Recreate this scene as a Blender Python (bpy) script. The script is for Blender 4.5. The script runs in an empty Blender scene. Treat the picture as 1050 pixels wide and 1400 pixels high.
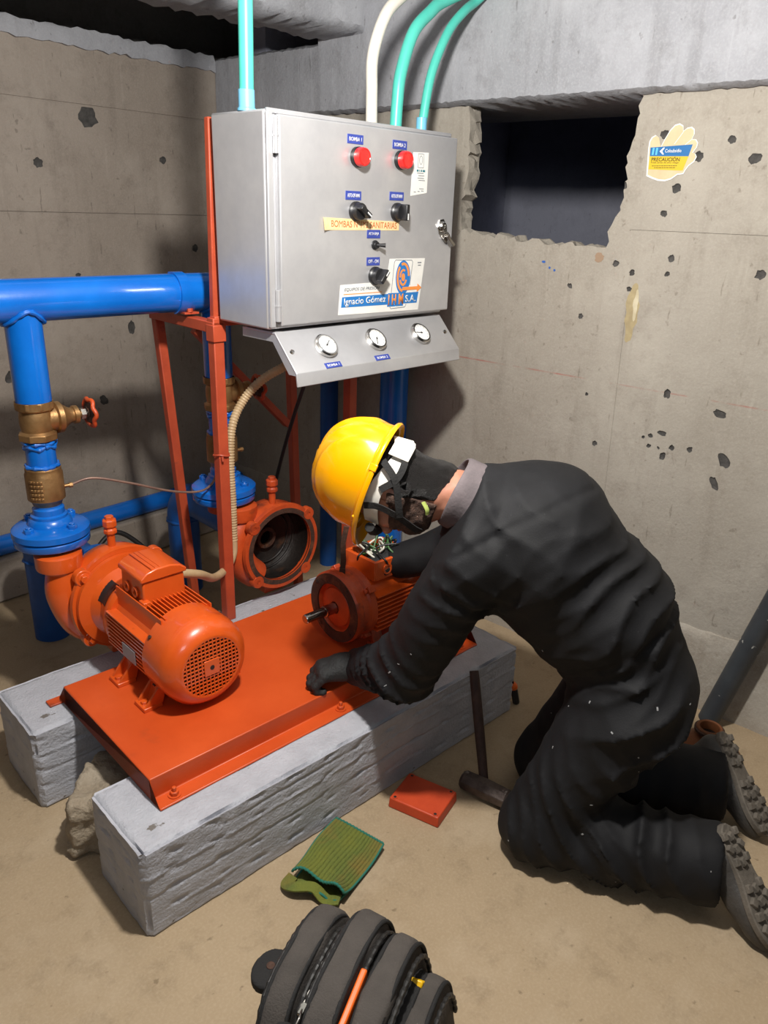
import bpy, bmesh, math, random
import numpy as np
from mathutils import Vector, Matrix
random.seed(7); np.random.seed(7)
scene = bpy.context.scene
COL = scene.collection
R = math.radians

# ------------------------------------------------------------------ camera
PITCH, ROLL, AZX, H = R(21.5), R(2.0), R(40.5), 1.6
fh = Vector((math.cos(AZX), math.sin(AZX), 0)); rt = Vector((math.sin(AZX), -math.cos(AZX), 0)); up = Vector((0, 0, 1))
fw = fh*math.cos(PITCH) - up*math.sin(PITCH); u0 = fh*math.sin(PITCH) + up*math.cos(PITCH)
cr = rt*math.cos(ROLL) + u0*math.sin(ROLL); cu = u0*math.cos(ROLL) - rt*math.sin(ROLL)
cam_d = bpy.data.cameras.new('camera'); cam = bpy.data.objects.new('camera', cam_d); COL.objects.link(cam)
m = Matrix((cr, cu, -fw)).transposed().to_4x4(); m.translation = Vector((0, 0, H)); cam.matrix_world = m
cam_d.sensor_fit = 'VERTICAL'; cam_d.sensor_height = 36.0; cam_d.lens = 36.0*1050/1400; cam_d.clip_start = .02
scene.camera = cam

# ------------------------------------------------------------------ world, exposure, lamp
w = bpy.data.worlds.new('world'); scene.world = w; w.use_nodes = True
w.node_tree.nodes['Background'].inputs[0].default_value = (.95, .97, 1.0, 1)
w.node_tree.nodes['Background'].inputs[1].default_value = .015
vs = scene.view_settings
vs.view_transform = 'Standard'; vs.look = 'None'; vs.gamma = 1.0; vs.exposure = 0.0; vs.use_curve_mapping = False
LAMPS = ((.90, .82, 2.14, 158.),)      # bare bulb hanging just above the picture
for lx, ly, lz, en in LAMPS:
    ld = bpy.data.lights.new('lamp_light', 'POINT'); ld.energy = en; ld.color = (1.0, .97, .92); ld.shadow_soft_size = .055
    lo_ = bpy.data.objects.new('lamp_light', ld); COL.objects.link(lo_); lo_.location = (lx, ly, lz)

# cool fill light added behind the camera for assumed daylight; no opening is modelled
ld = bpy.data.lights.new('cool_fill', 'AREA'); ld.shape = 'RECTANGLE'; ld.size = .9; ld.size_y = .7; ld.energy = 12; ld.color = (.82, .90, 1.0)
lo_ = bpy.data.objects.new('cool_fill', ld); COL.objects.link(lo_); lo_.location = (-1.15, -.75, 2.35)
lo_.rotation_euler = (Vector((1.7, 2.3, 1.75))-Vector(lo_.location)).to_track_quat('-Z', 'Y').to_euler()

# ------------------------------------------------------------------ frames
PSI = R(5.5)
A = Vector((math.cos(PSI), -math.sin(PSI), 0)); B = Vector((math.sin(PSI), math.cos(PSI), 0)); O = Vector((.651, 1.227, 0))
def W(a, b, z=0): return O + A*a + B*b + Vector((0, 0, z))

# ------------------------------------------------------------------ materials
def lin(c):
    return tuple((x/255/12.92 if x/255 <= .04045 else ((x/255+.055)/1.055)**2.4) for x in c) + (1,)
MATS = {}
def mat(name, c1, c2=None, rough=.5, metal=0., nscale=8., bscale=60., bump=0., spec=.5, c3=None, s3=30., lo=.35, hi=.65, coat=0., lo3=.62, hi3=.7, stretch=None, emit=None, rvar=0.):
    if name in MATS: return MATS[name]
    M = bpy.data.materials.new(name); M.use_nodes = True; MATS[name] = M
    nt = M.node_tree; N = nt.nodes; L = nt.links; bs = N['Principled BSDF']
    bs.inputs['Roughness'].default_value = rough; bs.inputs['Metallic'].default_value = metal
    bs.inputs['Specular IOR Level'].default_value = spec; bs.inputs['Coat Weight'].default_value = coat
    bs.inputs['Base Color'].default_value = lin(c1)
    tc = N.new('ShaderNodeTexCoord'); src = tc.outputs['Object']
    if stretch:
        mp = N.new('ShaderNodeMapping'); mp.inputs['Scale'].default_value = stretch; L.new(src, mp.inputs[0]); src = mp.outputs[0]
    col = None
    def noise(sc, det=6, ro=.6):
        n = N.new('ShaderNodeTexNoise'); n.inputs['Scale'].default_value = sc; n.inputs['Detail'].default_value = det; n.inputs['Roughness'].default_value = ro
        L.new(src, n.inputs['Vector']); return n.outputs['Fac']
    def ramp(f, a, b):
        r = N.new('ShaderNodeMapRange'); r.inputs['From Min'].default_value = a; r.inputs['From Max'].default_value = b; L.new(f, r.inputs['Value']); return r.outputs[0]
    def mix(f, x, y):
        k = N.new('ShaderNodeMix'); k.data_type = 'RGBA'; L.new(f, k.inputs['Factor'])
        for v, s in ((x, 6), (y, 7)):
            if isinstance(v, tuple): k.inputs[s].default_value = v
            else: L.new(v, k.inputs[s])
        return k.outputs[2]
    if c2:
        col = mix(ramp(noise(nscale), lo, hi), lin(c1), lin(c2))
    if c3:
        col = mix(ramp(noise(s3, 4), lo3, hi3), col if col else lin(c1), lin(c3))
    if col: L.new(col, bs.inputs['Base Color'])
    if rvar:
        q = N.new('ShaderNodeMapRange'); q.inputs['To Min'].default_value = max(.05, rough-rvar); q.inputs['To Max'].default_value = min(1, rough+rvar)
        q.inputs['From Min'].default_value = .3; q.inputs['From Max'].default_value = .7; L.new(noise(nscale*2), q.inputs['Value']); L.new(q.outputs[0], bs.inputs['Roughness'])
    if bump:
        b = N.new('ShaderNodeBump'); b.inputs['Strength'].default_value = bump; b.inputs['Distance'].default_value = .01
        L.new(noise(bscale, 5), b.inputs['Height']); L.new(b.outputs[0], bs.inputs['Normal'])
    if emit:
        bs.inputs['Emission Color'].default_value = lin(emit[0]); bs.inputs['Emission Strength'].default_value = emit[1]
    return M

def concrete(name, c1, c2, c3, spots=(60, 55, 50), sscale=5., bump=.35, rough=.9, streak=True, line=None):
    M = mat(name, c1, rough=rough); nt = M.node_tree; N = nt.nodes; L = nt.links; bs = N['Principled BSDF']
    tc = N.new('ShaderNodeTexCoord'); src = tc.outputs['Object']
    def noise(sc, det=8, ro=.6, scale=None):
        n = N.new('ShaderNodeTexNoise'); n.inputs['Scale'].default_value = sc; n.inputs['Detail'].default_value = det; n.inputs['Roughness'].default_value = ro
        if scale:
            mp = N.new('ShaderNodeMapping'); mp.inputs['Scale'].default_value = scale; L.new(src, mp.inputs[0]); L.new(mp.outputs[0], n.inputs['Vector'])
        else: L.new(src, n.inputs['Vector'])
        return n.outputs['Fac']
    def ramp(f, a, b, t0=0., t1=1.):
        r = N.new('ShaderNodeMapRange'); r.inputs['From Min'].default_value = a; r.inputs['From Max'].default_value = b
        r.inputs['To Min'].default_value = t0; r.inputs['To Max'].default_value = t1; L.new(f, r.inputs['Value']); return r.outputs[0]
    def mix(f, x, y):
        k = N.new('ShaderNodeMix'); k.data_type = 'RGBA'; L.new(f, k.inputs['Factor'])
        for v, s in ((x, 6), (y, 7)):
            if isinstance(v, tuple): k.inputs[s].default_value = v
            else: L.new(v, k.inputs[s])
        return k.outputs[2]
    col = mix(ramp(noise(1.6), .3, .7), lin(c1), lin(c2))
    col = mix(ramp(noise(sscale), .5, .75, 0, .75), col, lin(c3))
    if streak:
        col = mix(ramp(noise(2.2, 6, .6, (6, 6, .7)), .55, .8, 0, .45), col, lin(spots))
    col = mix(ramp(noise(11, 8, .7), .52, .72, 0, .38), col, lin(spots))
    if streak: col = mix(ramp(noise(9, 5, .6, (5, 5, .35)), .62, .72, 0, .30), col, lin(c3))
    if streak: col = mix(ramp(noise(24, 3, .5, (2.5, 2.5, .4)), .69, .73, 0, .55), col, lin(spots))
    col = mix(ramp(noise(34, 3, .5), .68, .74, 0, .55), col, lin(spots))
    col = mix(ramp(noise(150, 2, .5), .45, .8, 0, .35), col, lin(c3))
    if line:
        axis, pos, wd, lc = line
        sx = N.new('ShaderNodeSeparateXYZ'); L.new(src, sx.inputs[0])
        a = N.new('ShaderNodeMath'); a.operation = 'COMPARE'; a.inputs[1].default_value = pos; a.inputs[2].default_value = wd; L.new(sx.outputs[axis], a.inputs[0])
        b_ = N.new('ShaderNodeMath'); b_.operation = 'MULTIPLY'; L.new(a.outputs[0], b_.inputs[0]); L.new(ramp(noise(7, 3), .45, .6, 0, .55), b_.inputs[1])
        col = mix(b_.outputs[0], col, lin(lc))
    L.new(col, bs.inputs['Base Color'])
    h1 = noise(9, 8, .65); h2 = noise(90, 4, .6)
    ad = N.new('ShaderNodeMath'); ad.operation = 'MULTIPLY_ADD'; ad.inputs[1].default_value = .25; L.new(h2, ad.inputs[0]); L.new(h1, ad.inputs[2])
    b = N.new('ShaderNodeBump'); b.inputs['Strength'].default_value = bump; b.inputs['Distance'].default_value = .02
    L.new(ad.outputs[0], b.inputs['Height']); L.new(b.outputs[0], bs.inputs['Normal'])
    return M

m_floor = concrete('floor_concrete', (170, 149, 120), (156, 135, 106), (188, 169, 143), (108, 90, 66), 3.2, .25, .8, False)
m_wallR = concrete('wall_concrete', (164, 157, 146), (149, 141, 129), (178, 171, 159), (118, 108, 96), 2.4, .25, line=(2, 1.072, .0025, (165, 70, 60)))
m_wallL = concrete('old_wall_concrete', (156, 145, 134), (140, 129, 118), (168, 158, 147), (100, 90, 81), 2.6, .35)
m_beam = concrete('beam_concrete', (164, 165, 170), (146, 147, 152), (182, 183, 188), (108, 106, 106), 2.8, .35)
m_ceil = concrete('ceiling_concrete', (140, 138, 136), (118, 115, 112), (158, 156, 154), (92, 88, 84), 3, .5)
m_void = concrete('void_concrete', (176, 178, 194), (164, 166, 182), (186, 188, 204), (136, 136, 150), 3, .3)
m_pit = mat('pit_mortar', (84, 81, 78), (60, 58, 56), rough=.95, nscale=40, bump=.6)
m_kerb = concrete('kerb_concrete', (166, 158, 146), (150, 141, 128), (184, 178, 168), (118, 104, 88), 4, .4)
m_plinth = mat('grey_painted_concrete', (182, 183, 190), (168, 169, 176), rough=.62, nscale=14, bscale=120, bump=.5, c3=(112, 106, 100), s3=26, lo3=.68, hi3=.72)
m_stone = concrete('rough_stone', (156, 142, 122), (138, 124, 104), (176, 164, 146), (96, 84, 68), 9, 1.0, .95, False)
OR = dict(rough=.3, nscale=9, bscale=45, bump=.04, coat=.6)
m_or = mat('orange_enamel', (216, 90, 30), (206, 80, 24), c3=(182, 68, 26), s3=26, lo3=.66, hi3=.76, **OR)
m_or_plate = mat('orange_plate_paint', (204, 82, 32), (192, 72, 24), rough=.42, nscale=5, bscale=30, bump=.05, c3=(150, 66, 34), s3=5, lo3=.66, hi3=.8)
m_or_dirty = mat('orange_worn_enamel', (200, 80, 32), (172, 64, 30), rough=.45, nscale=14, bscale=50, bump=.12, c3=(96, 46, 32), s3=12, lo3=.56, hi3=.72)
m_or_red = mat('red_oxide_paint', (186, 78, 46), (168, 66, 40), rough=.5, nscale=10, bscale=60, bump=.08, c3=(110, 48, 36), s3=14, lo3=.64, hi3=.76)
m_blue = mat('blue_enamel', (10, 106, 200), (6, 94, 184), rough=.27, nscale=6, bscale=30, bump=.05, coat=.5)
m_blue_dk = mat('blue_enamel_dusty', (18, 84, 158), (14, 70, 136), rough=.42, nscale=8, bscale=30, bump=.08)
m_brass = mat('aged_brass', (176, 138, 92), (140, 104, 66), rough=.42, metal=.75, nscale=16, bscale=80, bump=.12)
m_steel = mat('steel_bright', (196, 192, 186), (150, 146, 140), rough=.25, metal=1., nscale=20)
m_rust = mat('rusty_iron', (84, 56, 42), (58, 40, 32), rough=.75, metal=.2, nscale=18, bscale=90, bump=.4, c3=(120, 78, 50), s3=16, lo3=.55, hi3=.7)
m_darkiron = mat('dark_iron', (48, 42, 38), (32, 28, 26), rough=.5, metal=.5, nscale=12, bscale=60, bump=.25, c3=(92, 62, 42), s3=9, lo3=.58, hi3=.75)
m_panel = mat('brushed_panel_steel', (206, 206, 208), (192, 192, 195), rough=.36, metal=.55, nscale=7, bscale=12, bump=.02, rvar=.06)
m_panelside = m_panel
m_chrome = mat('chrome', (210, 208, 204), rough=.18, metal=1.)
m_black = mat('black_plastic', (26, 26, 28), (36, 36, 38), rough=.38, nscale=30)
m_grey_pl = mat('grey_plastic', (150, 152, 156), rough=.4)
m_redlens = mat('red_lens', (226, 42, 36), (206, 30, 30), rough=.2, nscale=40, coat=.5)
m_platebl = mat('blue_nameplate', (62, 78, 160), (50, 66, 146), rough=.4, nscale=30)
m_white = mat('white_print', (226, 226, 224), rough=.6)
m_paper = mat('white_sticker', (236, 234, 228), (228, 226, 220), rough=.55, nscale=20)
m_tape = mat('masking_tape', (232, 208, 160), (222, 194, 142), rough=.8, nscale=40, bump=.15)
m_ink = mat('orange_ink', (190, 104, 56), rough=.8)
m_inkgrey = mat('grey_ink', (110, 116, 124), rough=.8)
m_inkteal = mat('teal_ink', (60, 120, 130), rough=.8)
m_logobl = mat('logo_blue', (38, 118, 190), rough=.5)
m_logoor = mat('logo_orange', (238, 146, 70), rough=.5)
m_turq = mat('turquoise_pvc', (84, 196, 178), (74, 184, 168), rough=.35, nscale=6)
m_turq2 = mat('sky_blue_pvc', (120, 190, 220), (108, 178, 210), rough=.35, nscale=6)
m_whitepvc = mat('white_pvc', (214, 210, 200), (204, 198, 186), rough=.4, nscale=6)
m_corr = mat('beige_conduit', (198, 172, 134), (176, 148, 110), rough=.5, nscale=12)
m_cable = mat('dark_cable', (34, 32, 32), rough=.5)
m_cap = mat('copper_capillary', (150, 120, 104), (120, 96, 88), rough=.45, metal=.4, nscale=20)
m_cover = mat('black_twill', (18, 18, 21), (14, 14, 16), rough=.74, nscale=7, bscale=300, bump=.12, c3=(28, 28, 31), s3=5, lo3=.55, hi3=.8, spec=.35)
m_lint = mat('paint_fleck', (150, 150, 150), rough=.9)
m_collar = mat('grey_collar_fabric', (112, 102, 104), (96, 88, 90), rough=.9, nscale=20, bscale=120, bump=.2)
m_skin = mat('skin', (184, 128, 104), (168, 112, 90), rough=.5, nscale=20, bscale=200, bump=.05)
m_lip = mat('lip', (160, 84, 78), rough=.5)
m_eye = mat('eye_white', (225, 222, 216), rough=.3)
m_hair = mat('black_hair', (12, 10, 10), (24, 19, 17), rough=.45, nscale=60, bscale=120, bump=.8, stretch=(5, 1.2, 5))
m_beard = mat('dark_beard', (52, 36, 28), (84, 60, 48), rough=.8, nscale=90, bscale=260, bump=.6)
m_helmet = mat('yellow_helmet_shell', (238, 164, 2), (234, 156, 2), rough=.24, nscale=4, coat=.5)
m_band = mat('white_helmet_band', (226, 222, 212), (214, 210, 200), rough=.5, nscale=20)
m_glove = mat('black_glove', (22, 22, 22), (32, 32, 32), rough=.7, nscale=30, bscale=160, bump=.4)
m_boot = mat('grey_boot_leather', (74, 70, 66), (54, 52, 50), rough=.6, nscale=12, bscale=90, bump=.25)
m_sole = mat('rubber_sole', (112, 104, 94), (84, 78, 70), rough=.85, nscale=18, bscale=90, bump=.3)
m_bag = mat('charcoal_canvas', (80, 74, 69), (66, 61, 57), rough=.92, nscale=9, bscale=260, bump=.35)
m_bagdk = mat('black_canvas', (30, 29, 29), (24, 23, 23), rough=.85, nscale=20, bscale=200, bump=.3)
m_zip = mat('zipper_tape', (26, 25, 25), (48, 46, 44), rough=.5, nscale=200)
m_cloth = mat('green_microfibre', (112, 116, 44), (86, 104, 50), rough=.95, nscale=6, bscale=150, bump=.5, c3=(132, 110, 50), s3=7, lo3=.5, hi3=.7)
m_hem = mat('teal_hem', (40, 112, 96), rough=.9)
m_lid = mat('orange_lid_paint', (200, 72, 34), (188, 64, 30), rough=.5, nscale=14, bscale=60, bump=.08)
m_wood = mat('dark_wood', (78, 54, 44), (56, 38, 32), rough=.7, nscale=6, bscale=40, bump=.2, stretch=(8, 8, .8))
m_hammer = mat('worn_hammer_steel', (98, 86, 80), (70, 58, 54), rough=.55, metal=.5, nscale=26, bscale=50, bump=.3, c3=(150, 140, 134), s3=24, lo3=.6, hi3=.72)
m_ordr = mat('orange_plastic', (236, 104, 30), rough=.35)
m_cone = mat('rust_brown_casting', (130, 78, 42), (104, 60, 34), rough=.6, metal=.2, nscale=8, bscale=70, bump=.2, c3=(80, 48, 32), s3=10, lo3=.58, hi3=.75)
m_dkpipe = mat('charcoal_pipe', (62, 66, 70), (50, 53, 57), rough=.5, nscale=7, c3=(190, 188, 182), s3=17, lo3=.64, hi3=.67)
m_yel = mat('yellow_plastic', (232, 180, 20), rough=.4)
m_wires = [mat('green_wire', (60, 96, 54), rough=.4), mat('white_wire', (206, 204, 190), rough=.4), mat('black_wire', (26, 26, 26), rough=.4)]
m_cream = mat('cream_print', (206, 188, 150), (198, 178, 140), rough=.6, nscale=20)
m_pblue = mat('poster_blue', (18, 100, 160), rough=.5)
m_pyel = mat('poster_yellow', (206, 176, 30), rough=.5)
m_pdark = mat('poster_brown_ink', (62, 38, 10), rough=.6)
m_lampw = mat('lamp_housing', (210, 210, 210), rough=.5)

# ------------------------------------------------------------------ mesh helpers
def frame(axis):
    z = Vector(axis).normalized(); h = Vector((0, 0, 1)) if abs(z.z) < .9 else Vector((1, 0, 0))
    x = h.cross(z).normalized(); y = z.cross(x); return x, y, z
class MB:
    def __init__(s): s.v = []; s.f = []; s.mi = []
    def add(s, vs_, fs, mi=0):
        o = len(s.v); s.v += [tuple(p) for p in vs_]; s.f += [tuple(i+o for i in f) for f in fs]; s.mi += [mi]*len(fs); return s
    def box(s, c, size, M=None, mi=0, taper=1.):
        x, y, z = [q/2 for q in size]; c = Vector(c); vs_ = []
        for k in (-1, 1):
            t = taper if k > 0 else 1.
            for i, j in ((-1, -1), (1, -1), (1, 1), (-1, 1)):
                p = Vector((i*x*t, j*y*t, k*z)); p = (M @ p if M else p) + c; vs_.append(p)
        return s.add(vs_, [(3, 2, 1, 0), (4, 5, 6, 7), (0, 1, 5, 4), (1, 2, 6, 5), (2, 3, 7, 6), (3, 0, 4, 7)], mi)
    def beam(s, p0, p1, wx, wy, upv=(0, 0, 1), mi=0):
        p0 = Vector(p0); p1 = Vector(p1); z = (p1-p0).normalized(); u = Vector(upv)
        if abs(z.dot(u)) > .95: u = Vector((0, 1, 0))
        x = u.cross(z).normalized(); y = z.cross(x)
        return s.box((p0+p1)/2, (wx, wy, (p1-p0).length), Matrix((x, y, z)).transposed(), mi)
    def lathe(s, prof, origin, axis, n=32, mi=0, closed=False, a0=0., a1=None):
        x, y, z = frame(axis); o = Vector(origin); rows = []; full = a1 is None; cnt = n if full else n+1
        vs_ = []
        for r, h in prof:
            for i in range(cnt):
                t = a0 + (2*math.pi*i/n if full else (a1-a0)*i/n)
                vs_.append(o + z*h + x*(max(r, 1e-5)*math.cos(t)) + y*(max(r, 1e-5)*math.sin(t)))
        fs = []; m_ = len(prof)
        for j in range(m_ if closed else m_-1):
            k = (j+1) % m_
            for i in range(n):
                i2 = (i+1) % n if full else i+1
                fs.append((j*cnt+i, j*cnt+i2, k*cnt+i2, k*cnt+i))
        return s.add(vs_, fs, mi)
    def cyl(s, p0, p1, r0, r1=None, n=24, mi=0):
        p0 = Vector(p0); p1 = Vector(p1); d = (p1-p0); r1 = r0 if r1 is None else r1; l = d.length
        return s.lathe([(0, 0), (r0, 0), (r1, l), (0, l)], p0, d, n, mi)
    def hexa(s, p, axis, r, h, mi=0): return s.lathe([(0, 0), (r, 0), (r, h), (0, h)], p, axis, 6, mi)
    def tube(s, pts, r, n=12, mi=0, caps=True, flat=None):
        pts = [Vector(p) for p in pts]; m_ = len(pts); vs_ = []; px = None
        for i, p in enumerate(pts):
            t = (pts[min(i+1, m_-1)] - pts[max(i-1, 0)]).normalized()
            if px is None: px, py, _ = frame(t)
            else: px = (px - t*px.dot(t)).normalized(); py = t.cross(px)
            rr = r[i] if hasattr(r, '__len__') else r
            for k in range(n):
                a = 2*math.pi*k/n
                vs_.append(p + px*(rr*math.cos(a)) + py*(rr*math.sin(a)*(flat or 1)))
        fs = [(j*n+k, j*n+(k+1) % n, (j+1)*n+(k+1) % n, (j+1)*n+k) for j in range(m_-1) for k in range(n)]
        if caps: fs += [tuple(range(n))[::-1], tuple((m_-1)*n+k for k in range(n))]
        return s.add(vs_, fs, mi)
    def strip(s, pts, nrm, wd, th, mi=0):  # ribbon along pts, width direction = t x nrm
        pts = [Vector(p) for p in pts]; m_ = len(pts); vs_ = []
        for i, p in enumerate(pts):
            t = (pts[min(i+1, m_-1)] - pts[max(i-1, 0)]).normalized(); n_ = Vector(nrm[i] if hasattr(nrm[0], '__len__') else nrm)
            sd = t.cross(n_).normalized(); n2 = sd.cross(t)
            for a, b in ((-1, -1), (1, -1), (1, 1), (-1, 1)): vs_.append(p + sd*(a*wd/2) + n2*(b*th/2))
        fs = [(j*4+k, j*4+(k+1) % 4, (j+1)*4+(k+1) % 4, (j+1)*4+k) for j in range(m_-1) for k in range(4)] + [(3, 2, 1, 0), tuple((m_-1)*4+k for k in range(4))]
        return s.add(vs_, fs, mi)
    def prism(s, poly, org, ux, uy, th, mi=0):
        ux = Vector(ux); uy = Vector(uy); n_ = ux.cross(uy).normalized(); org = Vector(org); k = len(poly)
        vs_ = [org + ux*x + uy*y for x, y in poly] + [org + ux*x + uy*y + n_*th for x, y in poly]
        return s.add(vs_, [tuple(range(k))[::-1], tuple(range(k, 2*k))] + [(i, (i+1) % k, (i+1) % k+k, i+k) for i in range(k)], mi)
    def build(s, name, mt, parent=None, smooth=38, bevel=0, seg=2, kind=None, fix=True):
        me = bpy.data.meshes.new(name); me.from_pydata(s.v, [], s.f)
        for q in (mt if isinstance(mt, (list, tuple)) else [mt]): me.materials.append(q)
        me.polygons.foreach_set('material_index', s.mi)
        if fix:
            bm = bmesh.new(); bm.from_mesh(me); bmesh.ops.remove_doubles(bm, verts=bm.verts, dist=1e-6)
            bmesh.ops.recalc_face_normals(bm, faces=bm.faces); bm.to_mesh(me); bm.free()
        o = bpy.data.objects.new(name, me); COL.objects.link(o)
        if bevel:
            bv = o.modifiers.new('bevel', 'BEVEL'); bv.width = bevel; bv.segments = seg; bv.limit_method = 'ANGLE'; bv.angle_limit = R(35)
        if smooth:
            me.polygons.foreach_set('use_smooth', [True]*len(me.polygons)); me.set_sharp_from_angle(angle=R(smooth))
        if parent: o.parent = parent
        if kind: o['kind'] = kind
        return o
def thing(name, label, cat, loc=(0, 0, 0), rz=0., group=None):
    o = bpy.data.objects.new(name, None); COL.objects.link(o); o.empty_display_size = .05
    o.location = loc; o.rotation_euler = (0, 0, rz); o['label'] = label; o['category'] = cat
    if group: o['group'] = group
    return o
def tag(o, label, cat, group=None):
    o['label'] = label; o['category'] = cat
    if group: o['group'] = group
    return o
def catmull(pts, n=8):
    P = [Vector(p) for p in pts]; P = [P[0]*2-P[1]] + P + [P[-1]*2-P[-2]]; out = []
    for i in range(1, len(P)-2):
        for k in range(n):
            t = k/n; a, b, c, d = P[i-1], P[i], P[i+1], P[i+2]
            out.append(.5*((2*b) + (c-a)*t + (2*a-5*b+4*c-d)*t*t + (3*b-a-3*c+d)*t**3))
    return out + [P[-2]]
def text(name, body, mt, parent, loc, rot, width, height, th=.0004, shear=0., bold=0.):
    cu_ = bpy.data.curves.new(name, 'FONT'); cu_.body = body; cu_.size = 1; cu_.align_x = 'LEFT'; cu_.shear = shear; cu_.offset = bold; cu_.resolution_u = 3
    t = bpy.data.objects.new(name, cu_); COL.objects.link(t)
    dg = bpy.context.evaluated_depsgraph_get(); me = bpy.data.meshes.new_from_object(t.evaluated_get(dg))
    bpy.data.objects.remove(t); bpy.data.curves.remove(cu_)
    co = np.empty(len(me.vertices)*3); me.vertices.foreach_get('co', co); co = co.reshape(-1, 3)
    lo = co.min(0); hi = co.max(0); co[:, 0] = (co[:, 0]-(lo[0]+hi[0])/2)/(hi[0]-lo[0])*width; co[:, 1] = (co[:, 1]-(lo[1]+hi[1])/2)/(hi[1]-lo[1])*height
    co[:, 2] = 0
    me.vertices.foreach_set('co', co.reshape(-1)); me.materials.clear(); me.materials.append(mt); me.name = name
    o = bpy.data.objects.new(name, me); COL.objects.link(o); o.parent = parent; o.location = loc; o.rotation_euler = rot
    so = o.modifiers.new('thick', 'SOLIDIFY'); so.thickness = th; so.offset = 1
    return o

# ---- implicit surfaces -> mesh (surface nets)
def nets(fn, lo, hi, h):
    lo = np.array(lo, float); hi = np.array(hi, float); n = np.ceil((hi-lo)/h).astype(int)+1
    g = np.stack(np.meshgrid(*[lo[i]+h*np.arange(n[i]) for i in range(3)], indexing='ij'), -1).reshape(-1, 3).astype(np.float32)
    v = np.concatenate([fn(c) for c in np.array_split(g, max(1, len(g)//400000))]).reshape(n).astype(np.float64)
    s = v < 0; cs = np.zeros(n-1, int); crn = [(i, j, k) for i in (0, 1) for j in (0, 1) for k in (0, 1)]
    for i, j, k in crn: cs += s[i:n[0]-1+i, j:n[1]-1+j, k:n[2]-1+k]
    act = np.argwhere((cs > 0) & (cs < 8)); idx = -np.ones(n-1, int); idx[tuple(act.T)] = np.arange(len(act))
    cv = np.stack([v[act[:, 0]+i, act[:, 1]+j, act[:, 2]+k] for i, j, k in crn], 1); cp = np.array(crn, float)
    acc = np.zeros((len(act), 3)); cnt = np.zeros(len(act))
    for a in range(8):
        for b in range(a+1, 8):
            if np.abs(cp[a]-cp[b]).sum() == 1:
                mk = (cv[:, a] < 0) != (cv[:, b] < 0); t = cv[mk, a]/(cv[mk, a]-cv[mk, b])
                acc[mk] += cp[a] + t[:, None]*(cp[b]-cp[a]); cnt[mk] += 1
    verts = lo + h*(act + acc/cnt[:, None]); quads = []
    for ax in range(3):
        b_, c_ = (ax+1) % 3, (ax+2) % 3
        sl0 = [slice(None)]*3; sl1 = [slice(None)]*3; sl0[ax] = slice(0, -1); sl1[ax] = slice(1, None)
        e0 = s[tuple(sl0)]; e1 = s[tuple(sl1)]; p = np.argwhere(e0 != e1)
        ok = (p[:, b_] > 0) & (p[:, c_] > 0) & (p[:, b_] < n[b_]-1) & (p[:, c_] < n[c_]-1); p = p[ok]
        fl = e0[tuple(p.T)]
        def ix(db, dc):
            q = p.copy(); q[:, b_] += db; q[:, c_] += dc; return idx[tuple(q.T)]
        q = np.stack([ix(-1, -1), ix(0, -1), ix(0, 0), ix(-1, 0)], 1); q[~fl] = q[~fl][:, ::-1]; quads.append(q)
    return verts, np.concatenate(quads)
def sdf_obj(name, fn, lo, hi, h, mt, parent=None, kind=None):
    v, q = nets(fn, lo, hi, h); me = bpy.data.meshes.new(name); me.from_pydata(v.tolist(), [], q.tolist()); me.materials.append(mt)
    me.polygons.foreach_set('use_smooth', [True]*len(me.polygons))
    o = bpy.data.objects.new(name, me); COL.objects.link(o)
    if parent: o.parent = parent
    return o
def caps(P, a, b, r0, r1, side=None, k=1.):
    a = np.array(a, float); b = np.array(b, float); ab = b-a; t = np.clip(((P-a) @ ab)/(ab @ ab), 0, 1)
    d = P-a-t[:, None]*ab
    if side is not None:
        sd = np.array(side, float); c = d @ sd; d = d - np.outer(c*(1-1/k), sd)
    return np.sqrt((d*d).sum(1)) - (r0+(r1-r0)*t)
def ell(P, c, ax, rad):
    q = (P-np.array(c, float)) @ np.array(ax, float).T/np.array(rad, float); l = np.sqrt((q*q).sum(1)); return (l-1)*min(rad)
def smin(a, b, k):
    hh = np.clip(.5+.5*(b-a)/k, 0, 1); return b*(1-hh)+a*hh-k*hh*(1-hh)
def wob(P, f, s=0.):
    x, y, z = P[:, 0]*f, P[:, 1]*f, P[:, 2]*f
    return (np.sin(x*1.0+1.7*np.sin(y*.8+s)+s)+np.sin(y*1.1+1.5*np.sin(z*.9+s*1.3)+2)+np.sin(z*1.05+1.6*np.sin(x*.85-s)+4))/3


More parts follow.
